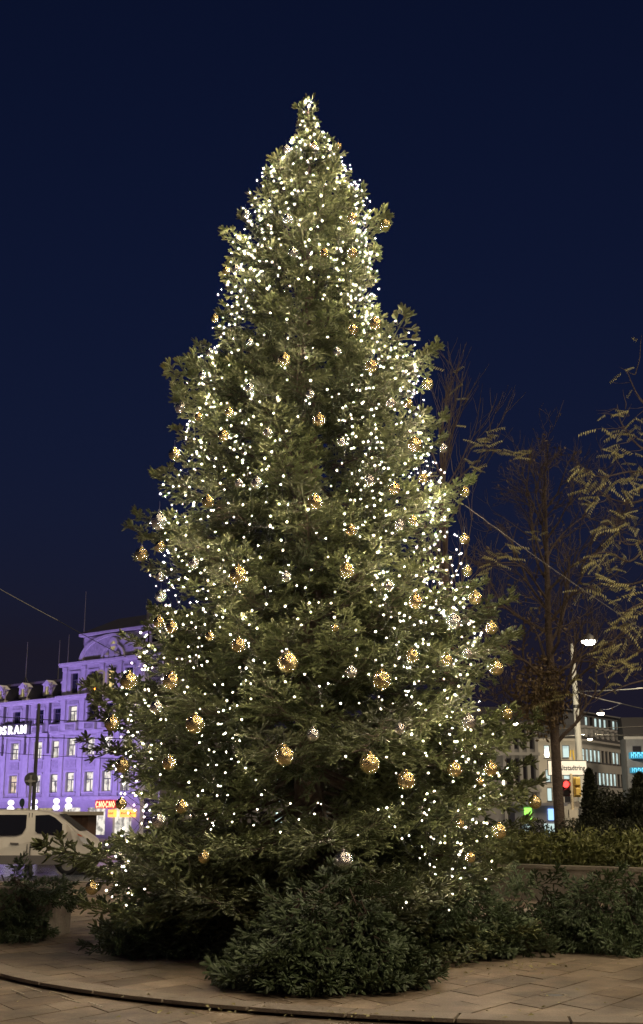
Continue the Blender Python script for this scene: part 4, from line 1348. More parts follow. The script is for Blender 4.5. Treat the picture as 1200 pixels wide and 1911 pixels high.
# ------------------------------------------------------------------ piles of cut fir branches hiding the anchor blocks
def put_branch(parent, org, start, tip, roll):
    d = tip - start
    L = d.length
    d.normalize()
    cls = min(range(len(CUTB)), key=lambda k: abs((.7, .85, 1.0, 1.15, 1.3, .6)[k] - L) + RNG.random() * .2)
    base = (.7, .85, 1.0, 1.15, 1.3, .6)[cls]
    side = d.cross(Vector((0, 0, 1)))
    side = -side.normalized() if side.length > .05 else Vector((1, 0, 0))
    upv = d.cross(side)
    m = Matrix((d, side, upv)).transposed().to_4x4() @ Matrix.Rotation(roll, 4, 'X')
    o = link('branch', CUTB[cls], parent)
    s = L / base
    o.matrix_local = Matrix.Translation(start - org) @ m @ Matrix.Diagonal((s, s, s, 1))

def pile(c, rx, ry, h, n, label, seed, spill=1.0):
    rg = random.Random(seed)
    org = Vector((c[0], c[1], 0.07))
    t = thing('fir_branch_pile', label, 'branch pile', org, 0, 'piles of cut fir branches round the tree')
    for k in range(n):
        a = 2 * math.pi * (k * .618 + rg.uniform(-.05, .05))
        if k % 5 < 2:
            a = rg.uniform(-math.pi, 0)         # thicker towards the open side
        lev = rg.random()
        q = rg.uniform(.75, 1.05)
        if k % 4 == 3:
            q, lev = rg.uniform(1.05, 1.08 + .30 * spill), rg.uniform(0, .3)      # long ones sprawling on the paving
        end = org + Vector((rx * q * math.cos(a), ry * q * math.sin(a), .06 + h * .5 * max(0, lev - .35) ** 1.2))
        st = org + Vector((rx * .30 * math.cos(a + rg.gauss(0, .6)), ry * .30 * math.sin(a + rg.gauss(0, .6)), h * (.35 + .62 * lev)))
        if (end - st).length < .35:
            end = st + (end - st).normalized() * .45
        put_branch(t, org, st, end, rg.gauss(0, .45))
    for k in range(max(3, n // 7)):              # sprigs lying across the top
        a = rg.uniform(0, 6.28)
        st = org + Vector((rx * .3 * rg.uniform(-1, 1), ry * .3 * rg.uniform(-1, 1), h * rg.uniform(.72, .9)))
        put_branch(t, org, st, st + Vector((math.cos(a) * .55, math.sin(a) * .55, rg.uniform(-.05, .22))), rg.gauss(0, .5))
    return t

pile((0.06, 13.15), 1.04, 1.0, 1.0, 62, 'big dark green pile of cut fir branches in front of the tree', 1, .15)
pile((1.75, 16.1), 1.0, .8, .90, 40, 'pile of cut fir branches right of the front pile, under the lowest lights', 2)
pile((3.75, 16.6), 1.0, .8, .95, 44, 'pile of cut fir branches at the right edge before the planter wall', 3)
pile((-4.5, 18.05), .72, .85, .92, 34, 'pile of cut fir branches draped over the concrete block at the left', 4)
tb = bpy.data.objects['fir_branch_pile.003']
rgb = random.Random(77)
for k in range(15):              # branches draped over the top edge of the block
    st = Vector((-4.35 + rgb.uniform(-.1, .25), 17.75 + .09 * k, .84))
    put_branch(tb, Vector(tb.location), st, st + Vector((rgb.uniform(.5, .72), rgb.uniform(-.25, .2), rgb.uniform(-.42, -.10))), rgb.gauss(0, .3))
pile((-1.55, 16.2), 1.15, .8, 1.0, 44, 'low fir branch pile left of the front pile, in shadow', 5)
pile((-2.45, 17.4), .6, .5, .62, 14, 'loose fir branches between the shadowed pile and the concrete block', 7)
pile((-0.35, 15.1), .9, .6, .85, 24, 'dark fir branches between the front pile and the trunk', 6)
pile((2.75, 17.1), .8, .6, .85, 24, 'loose fir branches bridging the two right piles', 8)

blkL = MB(); blkL.box(-.45, .45, -.58, .58, -.002, .70)
o = blkL.build('concrete_block', M_CONC, None, (-4.16, 18.42, .07), R(-4), bevel=.02)
tag(o, 'pale concrete anchor block half hidden by fir branches at the left', 'concrete block')
blkR = MB(); blkR.box(-.42, .42, -.35, .35, -.002, .5)
o = blkR.build('concrete_block', M_CONC, None, (3.85, 16.75, .07), R(8), bevel=.02)
tag(o, 'concrete anchor block buried under the fir pile at the right edge', 'concrete block')
pr = MB(); pr.prism([(-.03, 0), (.03, 0), (.025, .45), (-.025, .45)], 'y', -.015, .015)
o = pr.build('timber_prop', mat('old timber', (.12, .09, .06), .9), None, (2.95, 16.35, .066)); o.rotation_euler = (R(12), R(-32), 0)
tag(o, 'short leaning timber prop between the two right fir piles', 'timber')


# ================================================================== THE VAN
M_VAN = mat('van paint', (0.70, 0.66, 0.58), 0.35, noise=(1.1, (0.58, 0.535, 0.46), 7))
M_VANGREY = mat('grey cladding plastic', (0.11, 0.10, 0.095), 0.7)
M_VGLASS = mat('van glass', (0.010, 0.011, 0.013), 0.06, spec=0.7)
VX, VY = -7.55, 42.1
van = thing('delivery_van', 'white delivery van with dark side windows standing by the kerb at the left', 'van', (VX, VY, -0.05))
# side profile: x measured from the nose backwards, z up
PROFV = [(-.03, .34), (0, .62), (-.02, .92), (-.12, 1.14), (-.30, 1.26), (-.56, 1.42), (-.95, 1.72), (-1.25, 1.92), (-1.48, 2.02), (-1.9, 2.08), (-3.2, 2.10), (-4.7, 2.07), (-4.98, 1.95), (-5.06, 1.2), (-5.08, .55), (-5.04, .32)]
def half_width(x, z):
    w = .955 - .13 * max(0, (z - 1.2)) ** 1.3
    w -= .10 * max(0, (x + .7) / .7) ** 2 if x > -.7 else 0
    return w
body = MB()
NL = 9
ring = len(PROFV)
for j in range(NL):
    f = -1 + 2 * j / (NL - 1)
    g_ = math.copysign(abs(f) ** .55, f)
    for x, z in PROFV:
        edge = max(0, abs(g_) - .86) / .14
        cz = 1.1
        body.v.append((x - (0 if x < -.9 else .10 * edge ** 2), .955 + half_width(x, z) * g_, z - (.035 * edge ** 2 if z > 1.9 else 0)))
for j in range(NL - 1):
    for k in range(ring):
        k2 = (k + 1) % ring
        body.f.append((j * ring + k, j * ring + k2, (j + 1) * ring + k2, (j + 1) * ring + k)); body.mi.append(0)
for j, rev in ((0, False), (NL - 1, True)):
    idx = [j * ring + k for k in range(ring)]
    body.f.append(tuple(idx[::-1] if rev else idx)); body.mi.append(0)
bo = body.build('body', M_VAN, van)
bo.data.polygons.foreach_set('use_smooth', [len(p.vertices) == 4 for p in bo.data.polygons]); bo.data.update()
def side_panel(name, poly, m, off, parent=van, yside=-1):
    """flat plate following the side's lean, off metres proud of it"""
    q = MB()
    def P(x, z, o):
        return (x, .955 + yside * (half_width(x, z) + o), z)
    n = len(poly)
    q.v = [P(x, z, -.02) for x, z in poly] + [P(x, z, off) for x, z in poly]
    q.f = [tuple(range(n)), tuple(range(2 * n - 1, n - 1, -1))] + [(k, (k + 1) % n, n + (k + 1) % n, n + k) for k in range(n)]
    q.mi = [0] * len(q.f)
    return q.build(name, m, parent)
for ys in (-1, 1):
    w1 = [(-2.24, 1.92), (-2.24, 1.50), (-2.34, 1.32), (-2.55, 1.25), (-4.0, 1.25), (-4.0, 1.92)]
    w2 = [(-1.95, 1.90), (-1.92, 1.40), (-1.85, 1.33), (-.92, 1.20), (-.86, 1.36), (-1.02, 1.60), (-1.30, 1.83), (-1.5, 1.92)]
    side_panel('side_window', w1, M_VGLASS, .008, yside=ys)
    side_panel('side_window', [(-4.15, 1.92), (-4.15, 1.25), (-4.9, 1.28), (-4.9, 1.9)], M_VGLASS, .008, yside=ys)
    side_panel('door_window', w2, M_VGLASS, .008, yside=ys)
    side_panel('cladding', [(-.95, .33), (-.95, .60), (-1.0, .62), (-3.85, .62), (-3.9, .33)], M_VANGREY, .015, yside=ys)
    for poly in ([(-2.055, .60), (-2.075, .60), (-2.075, 1.98), (-2.055, 1.98)], [(-2.155, .60), (-2.175, .60), (-2.175, 1.98), (-2.155, 1.98)], [(-.98, .62), (-1.0, .62), (-.84, 1.16), (-.82, 1.16)], [(-4.06, .6), (-4.08, .6), (-4.08, 1.98), (-4.06, 1.98)]):
        side_panel('door_gap', poly, M_BLACK, .004, yside=ys)
    side_panel('door_handle', [(-1.99, .975), (-1.99, 1.035), (-1.68, 1.05), (-1.68, .99)], M_BLACK, .04, yside=ys)
    side_panel('door_handle', [(-2.45, .975), (-2.45, 1.02), (-2.72, 1.03), (-2.72, .985)], M_VANGREY, .035, yside=ys)
    side_panel('headlight', [(-.05, .98), (-.16, 1.14), (-.48, 1.24), (-.40, 1.08), (-.2, .96)], mat('lamp glass', (.5, .5, .5), .1), .01, yside=ys)
    side_panel('mirror', [(-.86, 1.28), (-.98, 1.28), (-1.0, 1.60), (-.90, 1.62)], M_VAN, .20, yside=ys)
    side_panel('indicator', [(-.36, 1.235), (-.5, 1.30), (-.52, 1.285), (-.38, 1.22)], mat('indicator', (.6, .12, .03), .3), .012, yside=ys)
q = MB()
q.quad((-.50, .28, 1.405), (-1.24, .30, 1.935), (-1.24, 1.61, 1.935), (-.50, 1.63, 1.405))
ws = q.build('windscreen', M_VGLASS, van, (.012, 0, .02))
for x in (-.93 + .12, -4.0 - .02):
    for ys in (-1, 1):
        wy = .955 + ys * .80
        e = link('wheel', None, van, (x, wy, .335))
        q = MB(); n = 24
        prof_t = [(.20, -.11), (.30, -.115), (.33, -.08), (.335, 0), (.33, .08), (.30, .115), (.20, .11)]
        q.lathe(prof_t, n); t = q.build('tyre', M_BLACK, e, smooth=True); t.rotation_euler = (R(90), 0, 0)
        q = MB(); q.lathe([(0, -.08), (.06, -.09), (.09, -.06), (.19, -.085), (.205, -.1), (.205, .1), (0, .1)], n); t = q.build('rim', M_STEEL, e); t.rotation_euler = (R(90), 0, 0)
    q = MB(); q.lathe([(.37, -.93), (.41, -.965), (.41, .965), (.37, .93)], 28); t = q.build('wheel_arch', M_BLACK, van, (x, .955, .36)); t.rotation_euler = (R(90), 0, 0)


# ================================================================== STREET FURNITURE
def wire(pts, r, label, m=None, sag=0.0, n=10):
    q = MB(); P = []
    for k in range(len(pts) - 1):
        a, b_ = Vector(pts[k]), Vector(pts[k + 1])
        for j in range(n + (1 if k == len(pts) - 2 else 0)):
            f = j / n
            P.append(a.lerp(b_, f) - Vector((0, 0, sag * 4 * f * (1 - f))))
    q.tube(P, r, 5)
    o = q.build('overhead_wire', m or M_STEEL)
    return tag(o, label, 'wire')

def lamp(p, w, watt, label, col=(1.0, .86, .62), em=14):
    """suspended street lamp: hood, glowing bowl, hanger"""
    t = thing('suspended_street_lamp', label, 'street lamp', p, 0, 'street lamps over the square')
    q = MB(); q.lathe([(.0, .62), (.12, .60), (.20, .50), (.5, .30), (.62, .06), (.66, 0.0)], 20); o = q.build('hood', M_STEEL, t, smooth=True); o.scale = (w,) * 3
    q = MB(); q.lathe([(.60, .0), (.58, -.10), (.42, -.24), (.2, -.32), (0, -.34)], 20); o = q.build('bowl', mat('lamp bowl', (1, .95, .85), .4, emit=((1.0, .90, .72), em)), t, smooth=True); o.scale = (w,) * 3
    q = MB(); q.tube([(0, 0, .6), (0, 0, 1.1)], .03, 6); o = q.build('hanger', M_DARKSTEEL, t); o.scale = (w,) * 3
    ld = bpy.data.lights.new('lamp_light', 'POINT'); ld.energy = watt; ld.color = col; ld.shadow_soft_size = .3
    lo = link('lamp_light', ld, t, (0, 0, -.6 * w))
    return t
LA = at(1099, 1196, 46)
lamp(LA, .48, 2200, 'bright street lamp hanging beside the tall grey pole')
LB = at(1121, 1331, 150)
lamp(LB, .75, 2500, 'street lamp hanging before the rooftop block with lit windows')
LC = at(1101, 1379, 174)
lamp(LC, .62, 6000, 'small street lamp hanging at the eaves of the beige block')
LD = at(962, 1349, 105)
lamp(LD, .45, 2500, 'small street lamp by the right edge of the fir, over the grey building')
LE = Vector((-15.5, 33.0, 9.5))
lamp(LE, .42, 2600, 'street lamp over the kerb beyond the left edge, lighting the van')
wire([(LE.x - 12, 33, 11.2), (LE.x, 33, 10.0), (LE.x - 4, 50, 11.4)], .012, 'wire carrying the street lamp beyond the left edge')

LF = Vector((10.5, 12.5, 8.5))
lamp(LF, .42, 1500, 'street lamp over the square beyond the right edge, lighting the paving')
wire([(LF.x - .0, 4, 10.4), (LF.x, 12.5, 9.0), (LF.x + 1, 24, 10.2)], .012, 'wire carrying the street lamp beyond the right edge')

# tall tapered pole at the right
pp = thing('lamp_pole', 'tall tapered grey pole behind the bare trunk', 'pole', (10.72, 52, -.05))
q = MB(); q.tube([(0, 0, 0), (-.02, 0, 3), (-.06, 0, 6), (-.1, 0, 9.0)], [.18, .16, .13, .08], 10); q.build('mast', mat('pale grey paint', (.52, .51, .45), .6), pp, smooth=True)
q = MB(); q.lathe([(.2, 0), (.2, .35), (.17, .4)], 12).lathe([(.13, 6.3), (.15, 6.32), (.15, 6.42), (.13, 6.44)], 12, (-.06, 0, 0)); q.build('collar', M_DARKSTEEL, pp)
WT = Vector((10.65, 52, 6.95))
wire([WT, at(1250, 1279, 44)], .022, 'pale tram span wire running right from the tall pole, the upper one', sag=.05)
WJ = at(1159, 1313, 52)
wire([WT, WJ, at(1250, 1331, 56)], .02, 'tram span wire sloping down to the right from the tall pole', sag=.04)
wire([WJ, LB + Vector((0, 0, .6))], .02, 'short wire from the sloping span wire to the hanging lamp', sag=.2)
wire([at(950, 1357, 90), at(1260, 1351, 90)], .028, 'level tram wire in front of the dark mansard roof', sag=.2)
wire([at(940, 1376, 95), at(1260, 1365, 92)], .028, 'level tram wire along the eaves of the beige block', sag=.2)
wire([at(940, 1381, 170), LC + Vector((-.2, 0, .7)), at(1260, 1372, 172)], .035, 'lowest thin tram wire along the eaves of the beige block', sag=.1)
wire([at(-60, 1333, 62), at(330, 1346, 62)], .022, 'thin dark wire crossing the upper windows of the purple building', M_DARKSTEEL, .15)
wire([at(-60, 1371, 64), at(330, 1377, 64)], .022, 'thin dark wire just below the white letters', M_DARKSTEEL, .1)
wire([at(-60, 1400, 66), at(330, 1418, 66)], .016, 'faint wire crossing the middle windows of the purple building', M_DARKSTEEL, .1)
wire([at(-80, 1053, 58), at(108, 1158, 60)], .022, 'overhead wire sloping down across the night sky at the left', M_STEEL, .05)
wire([at(108, 1158, 60), at(235, 1226, 62)], .018, 'dark lower end of the sloping wire in front of the gable', M_DARKSTEEL, .03)
# guy wire of the christmas tree
gw = MB(); ga, gb = at(868, 943, 15.6), at(1330, 1259, 14.6)
gw.tube([ga.lerp(gb, k / 12) - Vector((0, 0, .05 * 4 * (k / 12) * (1 - k / 12))) for k in range(13)], .0055, 6)
o = gw.build('guy_wire', mat('steel rope', (.11, .10, .075), .7)); tag(o, 'pale guy wire running from the fir down to the right', 'wire')

# thin dark pole and round sign seen from behind, left
q = thing('thin_pole', 'thin dark pole standing in front of the purple building', 'pole', (-10.46, 46, -.05))
b = MB(); b.tube([(0, 0, 0), (0, 0, 5.9)], [.075, .06], 8); b.build('mast', M_DARKSTEEL, q)
b = MB(); b.lathe([(0, 5.95), (.05, 5.93), (.075, 5.88)], 8).lathe([(.1, 0), (.1, .3), (.08, .35)], 8); b.build('cap', M_DARKSTEEL, q)
rs_ = at(57, 1455, 44)
q = thing('round_sign', 'round traffic sign seen from behind on a grey post', 'traffic sign', (rs_.x, 44, -.05))
b = MB(); b.tube([(0, .04, 0), (0, .04, rs_.z + .2)], .045, 8); b.build('post', M_STEEL, q)
b = MB(); b.prism([(.24 * math.cos(2 * math.pi * k / 28), rs_.z + .06 + .24 * math.sin(2 * math.pi * k / 28)) for k in range(28)], 'y', .09, .10); b.build('disc', M_DARKSTEEL, q)
b = MB(); b.box(-.18, .18, -.02, -.006, rs_.z - .02, rs_.z + .02).box(-.07, .07, -.03, -.006, rs_.z - .05, rs_.z + .05); b.build('clamp', M_STEEL, q)
p = at(41, 1498, 60)
q = thing('oval_sign', 'small dark green oval sign beside the round sign post', 'sign', (p.x, p.y, -.05))
b = MB(); b.tube([(0, .1, 0), (0, .1, p.z + .2)], .03, 6); b.build('post', M_DARKSTEEL, q)
b = MB(); b.prism([(.12 * math.cos(2 * math.pi * k / 20), p.z + .05 + .2 * math.sin(2 * math.pi * k / 20)) for k in range(20)], 'y', 0, .04); b.build('plate', mat('dark green enamel', (.02, .045, .05), .5), q)

# traffic signal on a mast arm, left, seen from its side
tp = at(184, 1276, 45)
tl = thing('traffic_signal', 'traffic signal on a mast arm in front of the purple gable, amber glowing', 'traffic light', (tp.x + 3.4, 45, -.05))
X = -3.4
b = MB(); b.tube([(0, 0, 0), (0, 0, 5), (0, 0, tp.z - .25)], [.14, .12, .1], 10); b.build('mast', M_STEEL, tl)
b = MB(); b.tube([(0, 0, tp.z - .3), (X + .9, 0, tp.z - .32), (X + .25, 0, tp.z - .3)], [.06, .05, .04], 8); b.tube([(X + .9, 0, tp.z - .6), (X + .9, 0, tp.z + .15)], .035, 6); b.build('arm', M_DARKSTEEL, tl)
b = MB(); b.tube([(X - .05, -.05, tp.z + .46), (X + .08, -.05, tp.z + .52), (X + .2, -.05, tp.z + .46), (X + .2, -.05, tp.z - .35)], .045, 8); b.build('bracket', mat('pale bracket', (.5, .47, .40), .5), tl)
b = MB(); b.box(X - .10, X + .13, -.17, .17, tp.z - .60, tp.z + .42); b.build('housing', M_BLACK, tl, bevel=.02)
for k, zc in enumerate((.27, -.08, -.43)):
    b = MB()
    for j in range(10):
        a0, a1 = R(-20 + 22 * j), R(-20 + 22 * (j + 1))
        pts = [(-.17 * 0 + .15 * math.cos(a), .15 * math.sin(a)) for a in (a0, a1)]
        b.quad((X - .102, pts[0][0], tp.z + zc + pts[0][1]), (X - .102, pts[1][0], tp.z + zc + pts[1][1]), (X - .40, pts[1][0], tp.z + zc + pts[1][1] - .03), (X - .40, pts[0][0], tp.z + zc + pts[0][1] - .03))
    b.build('visor', M_BLACK, tl)
    b = MB(); b.prism([(.13 * math.cos(2 * math.pi * j / 16), tp.z + zc + .13 * math.sin(2 * math.pi * j / 16)) for j in range(16)], 'x', X - .12, X - .103)
    b.build('lens', mat('amber lit lens', (1, .4, .05), .3, emit=((1.0, .30, .03), 30)) if k == 1 else mat('unlit lens', (.05, .03, .02), .3), tl)

# street sign and red signal at the right
sa, sb = at(1024, 1446, 50), at(1094, 1420, 50)
sg = thing('street_sign', 'white direction sign reading Altstadtring with an arrow, crossed by the bare trunk', 'street sign', (sa.x, 50, 0))
W, H_ = sb.x - sa.x, sb.z - sa.z
b = MB(); b.box(0, W, 0, .05, sa.z, sb.z); b.build('board', mat('sign face', (.78, .74, .68), .5, emit=((1, .92, .82), .12)), sg)  # board is no lamp; slight glow added to brighten it against the wall
b = MB(); t = .02
b.box(-.03, W + .03, -.01, .06, sa.z - .03, sa.z - .003).box(-.03, W + .03, -.01, .06, sb.z + .003, sb.z + .03).box(-.03, -.003, -.01, .06, sa.z - .003, sb.z + .003).box(W + .003, W + .03, -.01, .06, sa.z - .003, sb.z + .003); b.build('border', M_DARKSTEEL, sg)
me = text_mesh('Altstadtring', .245, M_BLACK, .002, .004)
o = link('lettering', me, sg, (W * .265, -.006, sa.z + H_ * .34)); o.rotation_euler = (R(90), 0, 0)
xs = [v.co.x for v in me.vertices]; k = (W * .70) / (max(xs) - min(xs)); o.scale = (k, 1.1, 1)
b = MB(); ax, az = W * .15, sa.z + H_ * .5
b.box(ax - .018, ax + .018, -.008, -.002, az - .15, az + .06).prism([(ax - .09, az + .03), (ax + .09, az + .03), (ax, az + .16)], 'y', -.008, -.001); b.build('arrow', M_BLACK, sg)
b = MB(); b.tube([(W * .60, .12, -.05), (W * .60, .12, sb.z + .15)], .06, 8).box(W * .57, W * .63, .05, .1, sa.z + .1, sa.z + .2); b.build('post', mat('cream post', (.55, .45, .30), .5), sg)
b = MB(); b.tube([(W * .60, .12, sb.z + .15), (W * .62, .12, sb.z + .42), (W * .68, .12, sb.z + .42), (W * .70, .12, sb.z + .05)], .035, 7); b.build('hoop', mat('yellow hoop', (.55, .38, .06), .5), sg)

rp = at(1056, 1466, 48.5)
rt = thing('red_traffic_light', 'traffic light showing red below the street sign', 'traffic light', (rp.x, 48.5, -.05))
b = MB(); b.box(-.16, .16, 0, .24, rp.z - .36, rp.z + .30); b.build('housing', mat('dark red housing', (.05, .01, .01), .5), rt, bevel=.02)
b = MB(); b.disc((0, -.012, rp.z + .10), .125, 24); b.build('lens', mat('red lit lens', (1, .05, .03), .3, emit=((1.0, .03, .025), 6)), rt)
b = MB(); b.disc((0, -.012, rp.z - .20), .11, 20); b.build('lens', mat('unlit lens', (.05, .03, .02), .3), rt)
for zc in (.10, -.20):
    b = MB()
    for j in range(12):
        a0, a1 = R(-15 + 17.5 * j), R(-15 + 17.5 * (j + 1))
        c0, c1 = (.145 * math.cos(a0), .145 * math.sin(a0)), (.145 * math.cos(a1), .145 * math.sin(a1))
        b.quad((c0[0], -.002, rp.z + zc + c0[1]), (c1[0], -.002, rp.z + zc + c1[1]), (c1[0], -.24, rp.z + zc + c1[1] - .03), (c0[0], -.24, rp.z + zc + c0[1] - .03))
    b.build('visor', mat('dark red housing', (.05, .01, .01), .5), rt)
b = MB(); b.tube([(.24, .1, 0), (.24, .1, rp.z + .5)], .05, 8).box(.16, .24, .06, .14, rp.z - .3, rp.z - .24).box(.16, .24, .06, .14, rp.z + .2, rp.z + .26); b.build('post', mat('cream post', (.55, .45, .30), .5), rt)
b = MB(); b.box(.30, .58, .02, .34, rp.z - .38, rp.z + .38).box(.34, .54, -.16, .02, rp.z + .05, rp.z + .34).box(.34, .54, -.16, .02, rp.z - .33, rp.z - .04); b.build('side_signal', mat('yellow housing', (.50, .33, .07), .5), rt, bevel=.03)
b = MB(); b.box(.08, .40, 0, .2, rp.z - 1.15, rp.z - .85).box(.3, .5, .05, .22, rp.z - .8, rp.z - .55); b.build('control_box', mat('cream box', (.45, .40, .32), .6), rt)

# market hut behind the van, and the snowman lamps
hp = at(118, 1516, 62)
hut = thing('market_hut', 'brown wooden market hut behind the bonnet of the van', 'hut', (hp.x, 62, -.05))
for k in range(8):
    b = MB(); b.box(-1.2 + k * .3, -1.2 + k * .3 + .285, 0, .06, 0, 2.0); b.build('plank', mat('hut wood', (.13, .065, .035), .8, noise=(5, (.08, .04, .022))), hut)
b = MB(); b.box(-1.22, 1.22, .061, 2.4, 0, 2.0); b.build('shell', mat('hut wood', (.13, .065, .035)), hut)
b = MB(); b.prism([(-.5, 2.003), (2.8, 2.003), (2.8, 2.2), (-.5, 2.13)], 'x', -1.6, 1.5); b.build('roof', mat('hut roof', (.42, .37, .28), .8), hut)
b = MB(); b.box(-.25, .05, -.03, -.004, 1.3, 1.75); b.build('notice', mat('paper', (.7, .68, .62), .8), hut)
M_GLOW = mat('snowman glow', (1, 1, 1), .5, emit=((1.0, .98, 1.0), 1.5))
for px, py, lab in ((20, 1505, 'glowing white snowman lamp nearest the left edge above the van roof'), (64, 1503, 'glowing white snowman lamp beside the thin dark pole'), (105, 1502, 'glowing white snowman lamp standing left of its neighbour on the hut'), (128, 1500, 'rightmost glowing white snowman lamp, above the hut roof')):
    p = at(px, py, 66)
    t = thing('snowman_lamp', lab, 'lamp', (p.x, 66, -.05), 0, 'snowman lamps above the market huts')
    b = MB(); b.tube([(0, 0, 0), (0, 0, p.z - .24)], .03, 6); b.build('pole', M_DARKSTEEL, t)
    for nm, zc, r_ in (('lower_ball', -.08, .19), ('upper_ball', .24, .17)):
        b = MB(); b.lathe([(r_ * math.sin(math.pi * k / 10), -r_ * .82 * math.cos(math.pi * k / 10)) for k in range(11)], 18, (0, 0, p.z + zc)); b.build(nm, M_GLOW, t, smooth=True)


# ================================================================== BARE TREES AND THE TREE WITH YELLOW LEAFLETS
def grow(mb, p, d, L, r, depth, rg, up=.25, wob=.22, kids=(3, 5), spread=(30, 60), ends=None, sides=5, segs=5):
    pts, rad = [p.copy()], [r]
    dd = d.normalized()
    for k in range(segs):
        dd = (dd + Vector((rg.gauss(0, wob), rg.gauss(0, wob), rg.gauss(0, wob * .7) + up * .25))).normalized()
        pts.append(pts[-1] + dd * L / segs)
        rad.append(r * (1 - .75 * (k + 1) / segs) + .002)
    mb.tube(pts, rad, sides if depth > 1 else 3, False)
    if ends is not None and depth == 0:
        ends.append((pts[-1], dd))
    if depth == 0:
        return
    for k in range(rg.randint(*kids)):
        f = rg.uniform(.25, .98)
        i = min(segs - 1, int(f * segs))
        bp = pts[i].lerp(pts[i + 1], f * segs - i)
        t = (pts[i + 1] - pts[i]).normalized()
        an = R(rg.uniform(*spread))
        ax = t.orthogonal().normalized()
        ax.rotate(Matrix.Rotation(rg.uniform(0, 6.28), 3, t))
        nd = (t * math.cos(an) + ax * math.sin(an))
        grow(mb, bp, nd, L * rg.uniform(.42, .72), max(.004, r * rg.uniform(.35, .55)), depth - 1, rg, up, wob, kids, spread, ends, sides, segs)

def leaflets(rng, n=12, L=.30, drop=.9, m=M_LEAF_PALE):
    """pinnate leaf: rachis along +x with drooping paired leaflets"""
    tr, ti = [], []
    for k in range(n):
        f = (k + .6) / n
        x = L * f
        z = -.10 * L * f * f * 2
        for s in (-1, 1):
            ln = .078 * (1 - .45 * abs(f - .45)) * rng.uniform(.85, 1.15)
            w = .022
            d = np.array([.25, s * rng.uniform(.25, .6), -drop * rng.uniform(.6, 1.1)]); d /= np.linalg.norm(d)
            sd = np.array([1, 0, .2 * s]) * w * .5
            b = np.array([x, s * .004, z])
            t0 = rng.random()
            a, m1, m2, e = b, b + d * ln * .5 + sd, b + d * ln * .5 - sd, b + d * ln
            tr += [[a, m1, e], [a, e, m2]]; ti += [[t0] * 3] * 2
    a0, a1 = np.array([0, 0, .002]), np.array([L, 0, -.2 * L])
    for o in (np.array([0, .003, 0]), np.array([0, 0, .003])):
        tr += [[a0 - o, a0 + o, a1]]; ti += [[.1] * 3]
    return tri_mesh('leaf', np.array(tr), m, np.array(ti))
rgl = np.random.default_rng(3)
LEAVES = [leaflets(rgl, n, L, dr) for n, L, dr in ((8, .34, .9), (7, .28, 1.0), (9, .40, .8), (6, .25, .7), (8, .36, 1.3))]
def put_leaf(parent, org, p, az, el, s, roll=0.0):
    o = link('leaf', RNG.choice(LEAVES), parent)
    o.matrix_local = Matrix.Translation(p - org) @ Matrix.Rotation(az, 4, 'Z') @ Matrix.Rotation(-el, 4, 'Y') @ Matrix.Rotation(roll, 4, 'X') @ Matrix.Diagonal((s, s, s, 1))

def leaf_cloud(pts, size, rng, long=2.2, droop=.3):
    tr, ti = [], []
    for p in pts:
        d = rng.normal(size=3); d[2] -= droop; d /= np.linalg.norm(d)
        s = np.cross(d, rng.normal(size=3)); s /= np.linalg.norm(s)
        L = size * rng.uniform(.7, 1.25); w = L / long * .5
        b_ = np.cross(s, d) * w * .35
        t0 = rng.random()
        p = np.asarray(p, float)
        tr += [[p, p + d * L * .5 + s * w + b_, p + d * L], [p, p + d * L, p + d * L * .5 - s * w + b_]]
        ti += [[t0, t0, min(1, t0 + .15)]] * 2
    return np.array(tr), np.array(ti)

# -- big bare tree
rg = random.Random(11)
BT = Vector((5.45, 29.0, 0))
bare = thing('bare_tree', 'bare street tree with a straight brown trunk in front of the tall pole', 'tree', BT)
tk = MB(); tk.tube([(0.02, 0, -.05), (0, 0, .5), (-.02, 0, 2.0), (-.04, 0, 4.0), (-.07, 0, 6.2), (-.03, 0, 8.0), (0, 0, 9.4), (.03, 0, 10.0)], [.16, .14, .122, .105, .08, .052, .028, .012], 12)
tk.build('trunk', M_BARK, bare, smooth=True)
ends = []
for k in range(24):
    z = 3.35 + 6.3 * (k / 24) ** .9
    az = k * 2.4 + rg.uniform(-.4, .4)
    L = float(np.interp(z, [2.6, 4, 6.5, 9.5], [1.5, 2.2, 2.4, 1.2])) * rg.uniform(.75, 1.1)
    el = R(float(np.interp(z, [2.6, 5, 9.5], [32, 42, 62])) + rg.gauss(0, 8))
    lm = MB()
    grow(lm, Vector((-.05, 0, z)), Vector((math.cos(az) * math.cos(el), math.sin(az) * math.cos(el), math.sin(el))), L, float(np.interp(z, [2.6, 9.5], [.055, .022])), 3, rg, .30, .20, (3, 5), (28, 62), ends)
    lm.build('limb', M_BARK, bare)
rb = np.random.default_rng(5)
pts = []
for k in range(2000):
    a = rb.normal(size=3); a /= np.linalg.norm(a); q = rb.random() ** .45
    pts.append((-.32 + a[0] * .72 * q, a[1] * .6 * q, 4.5 + a[2] * 1.0 * q))
for k in range(500):
    a = rb.normal(size=3) * (.9, .7, .9)
    pts.append((-.9 + a[0], a[1], 5.6 + a[2]))
for e, d in ends[::4]:
    if rb.random() < .5:
        pts.append(tuple(e))
tr, ti = leaf_cloud(pts, .11, rb, 2.0, .8)
link('foliage', tri_mesh('foliage', tr, M_LEAF_BROWN, ti), bare)
